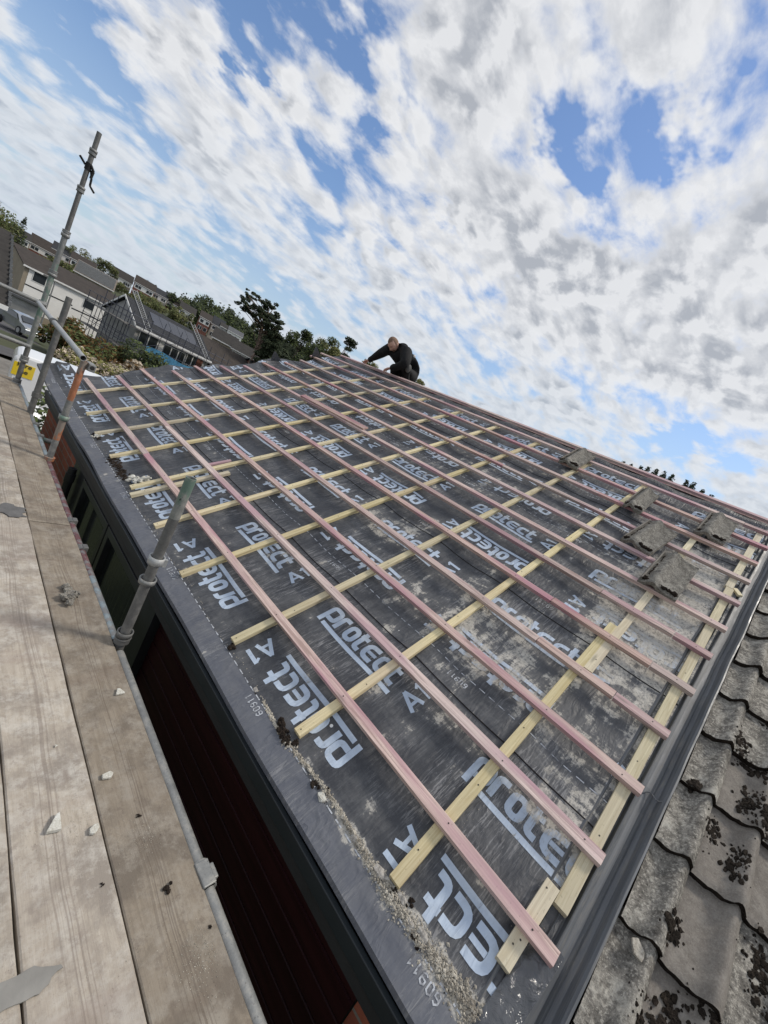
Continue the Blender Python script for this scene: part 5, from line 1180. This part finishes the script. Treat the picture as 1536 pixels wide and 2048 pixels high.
# ------------------------------------------------------------------ vehicles
def car(x, y, z_, yaw, m_, lb, L=4.2):
    C_ = empty('parked_car', (x, y, z_), R(yaw), lb, 'car')
    prof_ = [(-2.1, .30), (-2.12, .62), (-2.02, .86), (-1.72, .95), (-1.25, 1.36), (-.3, 1.46), (.45, 1.40), (1.12, .98), (1.8, .86), (2.08, .66), (2.12, .32)]
    mb = MB(); mb.smooth = True
    def sec(u, v):
        k = u * (len(prof_) - 1); i = min(int(k), len(prof_) - 2); t = k - i; px = prof_[i][0] * (1 - t) + prof_[i + 1][0] * t; pz = prof_[i][1] * (1 - t) + prof_[i + 1][1] * t
        a = (v - .5) * 2; wd = .86 - .16 * max(0, pz - .9) / .5; return (px * L / 4.24, wd * a, pz - .05 * a * a * (1 if pz > .8 else 0))
    mb.grid(40, 10, sec)
    mb.smooth = False
    for sg in (-1, 1):
        for u in range(40):
            a = sec(u / 40, (sg + 1) / 2); b = sec((u + 1) / 40, (sg + 1) / 2); mb.add([a, b, (b[0], b[1] + .02 * sg, .28), (a[0], a[1] + .02 * sg, .28)], [(0, 1, 2, 3)])
    recalc(mb.build('body', m_, parent=C_))
    mb = MB(); o_ = .012
    for a, b, y0 in (((-1.66, 1.02), (-1.30, 1.34), .62), ((1.06, 1.03), (.52, 1.37), .62)):
        sg = 1 if a[0] > 0 else -1
        mb.add([(a[0] + sg * .03, -y0, a[1] + o_), (a[0] + sg * .03, y0, a[1] + o_), (b[0] + sg * .03, y0 * .9, b[1] + o_), (b[0] + sg * .03, -y0 * .9, b[1] + o_)], [(0, 1, 2, 3)])
    for sg in (-1, 1): mb.add([(-1.45, sg * .855, 1.0), (.85, sg * .855, 1.0), (.35, sg * .735, 1.33), (-1.15, sg * .735, 1.33)], [(0, 1, 2, 3)])
    mb.build('window', 'car_glass', parent=C_)
    for wx in (-1.32, 1.30):
        for sg in (-1, 1): mb = MB(); mb.tube((wx, sg * .70, .31), (wx, sg * .90, .31), .31, n=20); w_ = mb.build('wheel', 'rubber', parent=C_); mb = MB(); mb.tube((wx, sg * .90, .31), (wx, sg * .91, .31), .19, n=14); mb.build('rim', 'galv_bright', parent=w_)
    for sg in (-1, 1): mb = MB(); mb.box((2.0, sg * .62, .72), (.12, .32, .14)); mb.build('headlight', 'white_paint', parent=C_); mb = MB(); mb.box((-2.06, sg * .66, .78), (.06, .24, .16)); mb.build('tail_light', 'tail_red', parent=C_)
    mb = MB(); mb.box((2.11, 0, .42), (.03, .9, .16)); mb.build('grille', 'rubber', parent=C_); mb = MB(); mb.box((2.13, 0, .45), (.02, .5, .1)); mb.build('number_plate', 'white_paint', parent=C_)
    return C_
car(4.0, 44.3, G(4, 44.3) + .24, -68, 'car_silver', 'silver hatchback parked in the street with its windscreen towards the roof')
# hire van seen through the scaffold tubes
VZ = -4.62
van = empty('van', (3.30, 20.4, VZ), R(-6), 'white van with a yellow hire sticker behind the scaffold tubes', 'van')
mb = MB(); mb.smooth = False
pv = [(-2.2, .35), (-2.22, 2.15), (-2.05, 2.32), (.9, 2.34), (1.25, 2.2), (1.75, 1.35), (2.3, 1.1), (2.4, .4)]
mb.prism(pv, -.95, .95, M=Matrix(((1, 0, 0, 0), (0, 0, 1, 0), (0, 1, 0, 0), (0, 0, 0, 1))))
b_ = recalc(mb.build('body', 'car_white', parent=van, bevel=.10)); 
mb = MB(); mb.add([(1.30, -.8, 2.13), (1.30, .8, 2.13), (1.73, .85, 1.42), (1.73, -.85, 1.42)], [(0, 1, 2, 3)]); q = mb.build('windscreen', 'car_glass', parent=van); q.location = (.035, 0, .02)
mb = MB()
for sg in (-1, 1): mb.add([(.5, sg * .962, 2.0), (1.2, sg * .962, 2.0), (1.55, sg * .962, 1.4), (.5, sg * .962, 1.4)], [(0, 1, 2, 3)])
mb.build('side_window', 'car_glass', parent=van)
for wx in (-1.4, 1.5):
    for sg in (-1, 1): mb = MB(); mb.tube((wx, sg * .75, .34), (wx, sg * .98, .34), .34, n=18); mb.build('wheel', 'rubber', parent=van)
def text_mesh(txt, size, m_, parent, M, name='lettering', ext=.004):
    cu = bpy.data.curves.new(name, 'FONT'); cu.body = txt; cu.size = size; cu.extrude = ext; cu.align_x = 'CENTER'; cu.align_y = 'CENTER'; cu.offset = size * .012
    o = bpy.data.objects.new(name, cu); COL.objects.link(o); dg = bpy.context.evaluated_depsgraph_get(); me = bpy.data.meshes.new_from_object(o.evaluated_get(dg)); COL.objects.unlink(o); bpy.data.objects.remove(o)
    o = bpy.data.objects.new(name, me); COL.objects.link(o); me.materials.clear(); me.materials.append(MATS[m_]); o.parent = parent; o.matrix_basis = M; return o
SM = Matrix(((1, 0, 0, 0), (0, 0, -1, 0), (0, 1, 0, 0), (0, 0, 0, 1)))
mb = MB(); mb.box((0, 0, 0), (.58, .48, .012)); st_ = mb.build('sticker', 'plastic_yellow', parent=van, M=Matrix.Translation((-1.88, -.962, 1.78)) @ SM, bevel=.005)
text_mesh('Hire\nme', .22, 'black_ink', st_, Matrix.Translation((0, .07, .012)))
tk = MB(); tk.smooth = True; tk.blob((0, 0, .75), (.62, .50, .55), 3, .03, 1.)  # rounded blob standing in for the partly hidden nose of a car
tk.build('car_nose', 'car_white', M=Matrix.Translation((1.40, 16.6, -4.45)) @ Matrix.Rotation(.4, 4, 'Z'), label='rounded white nose of a car behind the end of the scaffold boards', cat='tank')
ck = MB(); ck.smooth = True; ck.grid(10, 10, lambda u, v: (.5 * u, .06 * math.sin(u * 16) , .7 * v + .03 * math.sin(u * 9 + v * 4)))
ck.build('cloth', 'blossom', M=Matrix.Translation((1.25, 14.6, -4.2)), label='pale pinkish cloth hanging over the rubbish below the scaffold', cat='cloth')
rr = random.Random(4)
for i in range(9):
    a_ = Vector((rr.uniform(1.5, 2.6), rr.uniform(13, 17), -4.3 + rr.random() * .5)); b_2 = a_ + Vector((rr.uniform(-1, 1), rr.uniform(-1, 1), rr.uniform(.1, .8))); sb_ = MB(); sb_.tube((0, 0, 0), b_2 - a_, .035, n=6)
    sb_.build('scrap_pole', ['galv', 'galv_bright', 'white_paint'][i % 3], M=Matrix.Translation(a_), label='%s scrap pole in the rubbish heap below the boards, %s' % (('dull grey', 'shiny', 'white')[i % 3], ('nearest the boards', 'in the middle', 'farthest away')[i // 3]), cat='pole', group='scrap poles in the rubbish heap')

# lamp post in the street
lp = empty('street_lamp', (5.9, 50.5, -6.2), 0, 'thin grey street lamp in front of the white terrace', 'street lamp')
mb = MB(); mb.tube((0, 0, 0), (0, 0, 5.6), .07, .045, n=8); mb.build('post', 'galv', parent=lp); mb = MB(); mb.tube((-.02, 0, 5.6), (-.55, 0, 5.75), .04, n=8); mb.box((-.6, 0, 5.75), (.5, .2, .12)); mb.build('lamp_head', 'galv_dark', parent=lp)

# ------------------------------------------------------------------ trees and shrubs
def leafcloud(mb, blobs, n, size, rr, mats=1):
    """leaf quads over and inside overlapping lumps"""
    tot = sum(b[1] ** 2 for b in blobs)
    for (c, r, fl) in blobs:
        k = int(n * r * r / tot)
        for i in range(k):
            d = Vector((rr.gauss(0, 1), rr.gauss(0, 1), rr.gauss(0, 1))).normalized(); q = r * (.45 + .6 * rr.random() ** .6) * (1 + .35 * mnoise.noise(d * 2.2 + Vector(c)))
            p = Vector(c) + Vector((d.x * q, d.y * q, d.z * q * fl)); s_ = size * rr.uniform(.6, 1.4)
            a = Vector((rr.gauss(0, 1), rr.gauss(0, 1), rr.gauss(0, .6))).normalized(); b = a.orthogonal().normalized(); b = (b + a.cross(b) * rr.uniform(-1, 1)).normalized()
            mb.cur = rr.randrange(mats)
            mb.add([p - a * s_, p + b * s_ * .55, p + a * s_ * 1.1, p - b * s_ * .55], [(0, 1, 2, 3)])
def tree(name, x, y, h, wd, lm, lb, grp, kind='round', seed=0, n=2600, trunk=.16, lean=(0, 0), z=None, cat='tree'):
    rr = random.Random(seed); z = G(x, y) if z is None else z
    t_ = empty(name, (x, y, z), 0, lb, cat, grp)
    bl = []
    if kind == 'round':
        for i in range(13): a = rr.random() * 6.28; q = rr.random() ** .6 * wd * .36; zc = h * (.32 + .55 * rr.random()); q *= 1.2 - abs(zc / h - .55); bl.append(((q * math.cos(a) + lean[0] * zc, q * math.sin(a) + lean[1] * zc, zc), wd * rr.uniform(.13, .26), .85))
        k_ = max(c[2] + r * f for c, r, f in bl) / h; bl = [((c[0], c[1], c[2] / k_), r, f) for c, r, f in bl]
        sz = wd * .032
    elif kind == 'conifer':
        for i in range(48): t = i / 47; rw = wd * .5 * (1 - t) ** .85 + .1; a = rr.random() * 6.28; bl += [((rw * .3 * math.cos(a), rw * .3 * math.sin(a), h * (.14 + .86 * t)), rw * .85 + .12, .65)] * (5 if t > .8 else 1)
        sz = .10 + wd * .012; n = int(n * 1.6)
    elif kind == 'pine':
        for i in range(26): t = rr.random(); zc = h * (.34 + .62 * t); a = rr.random() * 6.28; q = wd * (.50 - .42 * t) * rr.random() ** .5; bl.append(((q * math.cos(a) + lean[0] * zc, q * math.sin(a) + lean[1] * zc, zc), wd * rr.uniform(.07, .135), .5))
        sz = wd * .024
    mb = MB(); leafcloud(mb, bl, n, sz, rr, 2); mb.build('crown', lm if isinstance(lm, list) else [lm, lm], parent=t_)
    mb = MB(); p = Vector((0, 0, -.5)); segs = 7; top = h * (.8 if kind != 'pine' else .92)
    for i in range(segs):
        q = Vector((lean[0] * top * (i + 1) / segs + rr.gauss(0, .012) * h, lean[1] * top * (i + 1) / segs + rr.gauss(0, .012) * h, top * (i + 1) / segs))
        mb.tube(p, q, trunk * (1 - i / segs * .8), trunk * (1 - (i + 1) / segs * .8), n=8); p = q
    for (c, r, fl) in bl[:14]:
        c = Vector(c); z0 = c.z * rr.uniform(.55, .85); b0 = Vector((lean[0] * z0, lean[1] * z0, z0)); mid = b0.lerp(c, .5) + Vector((0, 0, -.03 * h)); mb.tube(b0, mid, trunk * .34, trunk * .22, n=6); mb.tube(mid, c, trunk * .22, trunk * .07, n=6)
    mb.build('trunk', 'bark', parent=t_)
    return t_
# tall wind-shaped pine by the houses
PX, PY = 26.6, 53.4
tp = empty('pine_tree', (PX, PY, G(PX, PY)), 0, 'tall dark windswept pine standing above all the roofs', 'tree')
zb = G(PX, PY); rr = random.Random(21)
# crown laid out in its own leaning plane: (along, height, radius)
PB = [(-3.2, 8.7, .30), (-2.8, 8.3, .4), (-3.5, 7.5, .4), (-3.0, 7.2, .45), (-2.2, 7.9, .5), (-1.5, 8.3, .5), (-.8, 8.6, .55), (0, 8.7, .5), (-2.3, 7.0, .5), (-1.4, 7.3, .6), (-.5, 7.6, .6), (.4, 7.9, .6), (1.1, 7.5, .6), (-.9, 6.6, .5), (.1, 6.7, .6), (1.0, 6.6, .65), (1.7, 6.8, .55), (.6, 5.7, .6), (1.5, 5.6, .7), (2.2, 5.9, .55), (1.2, 4.7, .7), (2.3, 4.7, .65), (2.7, 4.0, .6), (1.5, 3.7, .7), (2.4, 3.0, .7), (-.5, 5.5, .35), (.7, 2.6, .6), (3.0, 2.5, .7), (1.7, 2.0, .8)]
dirv = Vector((.80, -.60, 0)); dv2 = Vector((.6, .8, 0))
bl = []
for (a, zz_, r_) in PB:
    for q in range(5): bl.append((tuple(dirv * (a + rr.gauss(0, .38)) + dv2 * rr.gauss(0, .9) + Vector((0, 0, zz_ - zb + rr.gauss(0, .30)))), r_ * .72, .55))
mb = MB(); leafcloud(mb, bl, 26000, .11, rr, 2); mb.build('crown', ['leaf_pine', 'leaf_pine'], parent=tp)
mb = MB(); pts = [Vector((0, 0, -.5)), dirv * -.1 + Vector((0, 0, 3.)), dirv * .1 + Vector((0, 0, 6.)), dirv * .35 + Vector((0, 0, 8.8)), dirv * .2 + Vector((0, 0, 11.)), dirv * -1.2 + Vector((0, 0, 13.5))]
for i in range(5): mb.tube(pts[i], pts[i + 1], .24 * (1 - i * .17), .24 * (1 - (i + 1) * .17), n=9)
for c, r_, f_ in bl[::2]: c = Vector(c); b0 = Vector((0, 0, max(3., c.z - 1.6))) + dirv * .05; mb.tube(b0, c, .07, .02, n=5)
mb.build('trunk', 'bark', parent=tp)

TRS = [ # x, y, top, w, kind, leaf, label
 (33.6, 63.2, 7.9, 4.6, 'round', ['leaf_pine', 'leaf_green'], 'dark rounded tree directly right of the tall pine'),
 (34.8, 60.4, 8.8, 4.8, 'round', ['leaf_pine', 'leaf_green'], 'broad dark tree second to the right of the tall pine'),
 (37.0, 61.3, 10.1, 4.6, 'round', ['leaf_pine', 'leaf_green'], 'pointed green tree third to the right of the tall pine'),
 (29.5, 52.5, 5.0, 5.0, 'round', ['leaf_pine', 'leaf_pine'], 'low dark tree at the foot of the pine'),
 (32.5, 55.5, 6.4, 5.0, 'round', ['leaf_pine', 'leaf_pine'], 'dark bushy tree just above the torn flap at the far verge'),
 (39.4, 59.8, 10.2, 4.4, 'round', ['leaf_olive', 'leaf_green'], 'olive green tree midway between the pine and the roofer'),
 (42.4, 61.2, 11.7, 4.2, 'round', ['leaf_green', 'leaf_green'], 'tall mid green tree left of the airy pine by the roofer'),
 (36.5, 54.0, 8.2, 5.0, 'round', ['leaf_pine', 'leaf_green'], 'dark tree below the olive one along the verge'),
 (40.2, 54.5, 9.8, 4.6, 'round', ['leaf_olive', 'leaf_spring'], 'yellowish green tree between the olive tree and the airy pine'),
 (43.8, 60.3, 11.5, 4.0, 'round', ['leaf_green', 'leaf_olive'], 'green tree whose crown touches the airy pine'),
 (37.0, 49.1, 11.2, 5.2, 'pine', ['leaf_pine', 'leaf_pine'], 'small dark airy pine just left of the roofer'),
 (47.4, 53.5, 11.0, 4.4, 'round', ['leaf_olive', 'leaf_spring'], 'yellow green tree seen between the arms of the roofer'),
 (49.3, 45.4, 11.7, 3.6, 'round', ['leaf_olive', 'leaf_spring'], 'small yellow green tree to the right of the roofer')]
for i, (x_, y_, top, wd, kd, lf, lb) in enumerate(TRS): z_ = min(G(x_, y_), top - 4.5); tree('pine_tree' if kd == 'pine' else 'broadleaf_tree', x_, y_, top - z_, wd, lf, lb, 'trees beyond the far verge', kd, 40 + i, 5200 if kd == 'pine' else 5200, z=z_)
for i, (az_, d_, top) in enumerate(((57.6, 62, 10.7), (62.5, 62, 10.75), (63.7, 62, 10.8), (65.5, 62, 10.9), (66.8, 62, 10.9))):
    x_ = d_ * math.sin(R(az_)); y_ = d_ * math.cos(R(az_)); z_ = G(x_, y_); top += .35; tree('conifer', x_, y_, top - z_, 3.0, ['leaf_pine', 'leaf_pine'], 'thin conifer tip poking over the ridge, number %s from the roofer' % ['first', 'second', 'third', 'fourth', 'fifth'][i], 'conifers peeping over the ridge', 'conifer', 80 + i, 2400, .12)
for i, (az_, d_, top) in enumerate(((76.2, 60, 11.75), (77.2, 60, 11.9), (78.2, 60, 12.15), (79.0, 60, 12.4), (79.9, 60, 12.5), (80.7, 60, 12.6), (81.6, 60, 12.65), (83.2, 60, 12.65), (83.9, 60, 12.7), (85.0, 60, 12.35), (86.0, 60, 12.1))):
    x_ = d_ * math.sin(R(az_)); y_ = d_ * math.cos(R(az_)); z_ = G(x_, y_); top += .75; tree('conifer', x_, y_, top - z_, 4.2 if 78 < az_ < 82 else 3.0, ['leaf_pine', 'leaf_pine'], 'dark conifer over the right part of the ridge, %s in its row' % ['leftmost', 'second', 'third', 'fourth', 'fifth', 'sixth', 'seventh', 'eighth', 'ninth', 'tenth', 'rightmost'][i], 'conifers peeping over the ridge', 'conifer', 100 + i, 2800, .14)
# hillside trees one can tell apart
HT = [((6.4, 120.1, 5.6), 7, 'round', 'leaf_green', 'bushy green tree at the far left above the houses'), ((9.2, 119.9, 5.8), 2.6, 'conifer', 'leaf_pine', 'dark conifer beside the bushy tree at the far left'),
      ((16, 139.3, 3.6), 3.5, 'round', 'leaf_olive', 'small round tree behind the long brown roof'), ((19.8, 138.7, 6.6), 4, 'round', 'leaf_green', 'green tree on the skyline right of the tallest tube'), ((22.9, 138.2, 7.0), 4.6, 'round', 'leaf_olive', 'second skyline tree right of the tallest tube'), ((25.5, 137.7, 7.3), 4.6, 'round', 'leaf_green', 'broad skyline tree above the stripped roof'), ((27.7, 137.3, 7.2), 4.4, 'round', 'leaf_green', 'last of the skyline trees before the brown roofed houses'),
      ((38.4, 145, 8.4), 3, 'round', 'leaf_pine', 'dark skyline tree behind the red roofed hillside house'), ((40.2, 144.4, 8.4), 2.4, 'conifer', 'leaf_pine', 'dark pointed skyline tree further along the hill'), ((43.4, 143.5, 8.6), 2.6, 'round', 'leaf_pine', 'small dark tree above the brown roofs along the hill'), ((47.5, 142, 9.2), 4.2, 'round', 'leaf_green', 'green tree at the start of the hill wood')]
for i, (p_, wd, kd, lf, lb) in enumerate(HT):
    P_ = CAM + (Vector(p_) - CAM) * 1.5; z_ = min(G(P_.x, P_.y), P_.z - 5.); tree('conifer' if kd == 'conifer' else 'broadleaf_tree', P_.x, P_.y, P_.z - z_, wd * 1.5, [lf, 'leaf_pine' if lf == 'leaf_pine' else 'leaf_olive'], lb, 'trees among the hillside houses', kd, 140 + i, 2200, z=z_)
# hill wood
rr = random.Random(77); bl = []; mb = MB()
for i in range(300):
    az_ = rr.uniform(17., 41); d_ = rr.uniform(205, 300); x_ = d_ * math.sin(R(az_)); y_ = d_ * math.cos(R(az_)); z_ = G(x_, y_); hh2 = rr.uniform(6, 11); 
    if rr.random() < .45:
        for t in range(6): bl.append(((x_, y_, z_ + hh2 * (.15 + .17 * t)), 1.9 * (1 - t / 6.5), .8))
    else:
        for t in range(4): bl.append(((x_ + rr.gauss(0, 1.2), y_ + rr.gauss(0, 1.2), z_ + hh2 * rr.uniform(.3, .8)), rr.uniform(1.4, 2.4), .85))
leafcloud(mb, bl, 75000, .55, rr, 3); mb.build('wood', ['leaf_pine', 'leaf_green', 'leaf_pine'], kind='stuff', label='dark mixed wood covering the hill behind the houses', cat='wood')
# scrub between terraces
mb = MB(); bl = []
for (x0, y0, x1, y1, hh2, n_) in ((7, 84, 24, 86, 1.7, 70), (19, 90, 34, 100, 3.5, 26), (26, 76, 42, 92, 3.5, 40), (30, 92, 52, 112, 3.2, 70), (14, 96, 34, 100, 2.2, 60), (40, 150, 62, 170, 5, 40), (18, 176, 52, 172, 2.6, 60)):
    for i in range(n_): t = rr.random(); x_ = x0 + (x1 - x0) * t + rr.gauss(0, .8); y_ = y0 + (y1 - y0) * t + rr.gauss(0, 1.5); bl.append(((x_, y_, G(x_, y_) + rr.uniform(.3, hh2)), rr.uniform(.8, 1.5), .8))
leafcloud(mb, bl, 46000, .30, rr, 3); mb.build('scrub', ['leaf_olive', 'leaf_green', 'leaf_olive'], kind='stuff', label='olive green scrub on the banks between the rows of houses', cat='scrub')
# garden shrubs between the house and the scaffolded house
SB = [(5.2, 37.5, 3.4, 3.2, ['leaf_green', 'leaf_rust'], 'big green shrub with rusty leaves beside the silver car'), (6.2, 35.0, 2.5, 3.4, ['leaf_rust', 'leaf_green'], 'rusty orange leaved shrub below the big green shrub'),
      (5.6, 31.6, 1.5, 3.0, ['blossom', 'leaf_spring'], 'pale blossoming shrub behind the scaffold tubes'), (7.4, 31.5, 1.5, 3.0, ['blossom', 'leaf_spring'], 'second pale blossoming shrub, nearer the orange tube'), (8.9, 33.5, 2.0, 2.8, ['leaf_rust', 'blossom'], 'brownish shrub with scattered pale flowers'),
      (11.2, 38.5, 3.3, 4.0, ['leaf_pine', 'leaf_green'], 'dark evergreen bush in front of the scaffolded gable'), (12.8, 34.0, 1.6, 3.8, ['leaf_olive', 'leaf_green'], 'low olive bush by the far eaves corner'), (15.6, 36.0, 1.5, 4.2, ['leaf_olive', 'leaf_green'], 'long olive hedge bush below the blue netting'), (9.6, 40.5, 2.8, 2.4, ['leaf_rust', 'leaf_green'], 'brown twiggy shrub under the scaffold corner'), (10.5, 30.5, 1.5, 3.2, ['leaf_green', 'leaf_olive'], 'green bush right behind the orange tube')]
for i, (x_, y_, h, wd, lf, lb) in enumerate(SB):
    rr = random.Random(200 + i); z_ = G(x_, y_); e = empty('shrub', (x_, y_, z_), 0, lb, 'shrub', 'garden shrubs beyond the house')
    bl = [((rr.gauss(0, wd * .2), rr.gauss(0, wd * .2), h * rr.uniform(.25, .8)), wd * rr.uniform(.14, .26), .8) for _ in range(14)]
    mb = MB(); leafcloud(mb, bl, 4200, .11, rr, 2); mb.build('foliage', lf, parent=e)
    mb = MB()
    for c, r_, f_ in bl: mb.tube((0, 0, 0), c, .04, .012, n=5)
    mb.build('stem', 'twig', parent=e)
# dim yard things under the end of the walkway
gp = empty('hedge', (1.2, 12.5, GZ), 0, 'dark hedge beside the brick pier', 'hedge'); rr = random.Random(9)
mb = MB(); leafcloud(mb, [((rr.gauss(0, .5), rr.gauss(0, 2.2), rr.uniform(.4, 2.2)), .7, .9) for _ in range(16)], 6000, .07, rr, 2); mb.build('foliage', ['leaf_green', 'leaf_pine'], parent=gp)
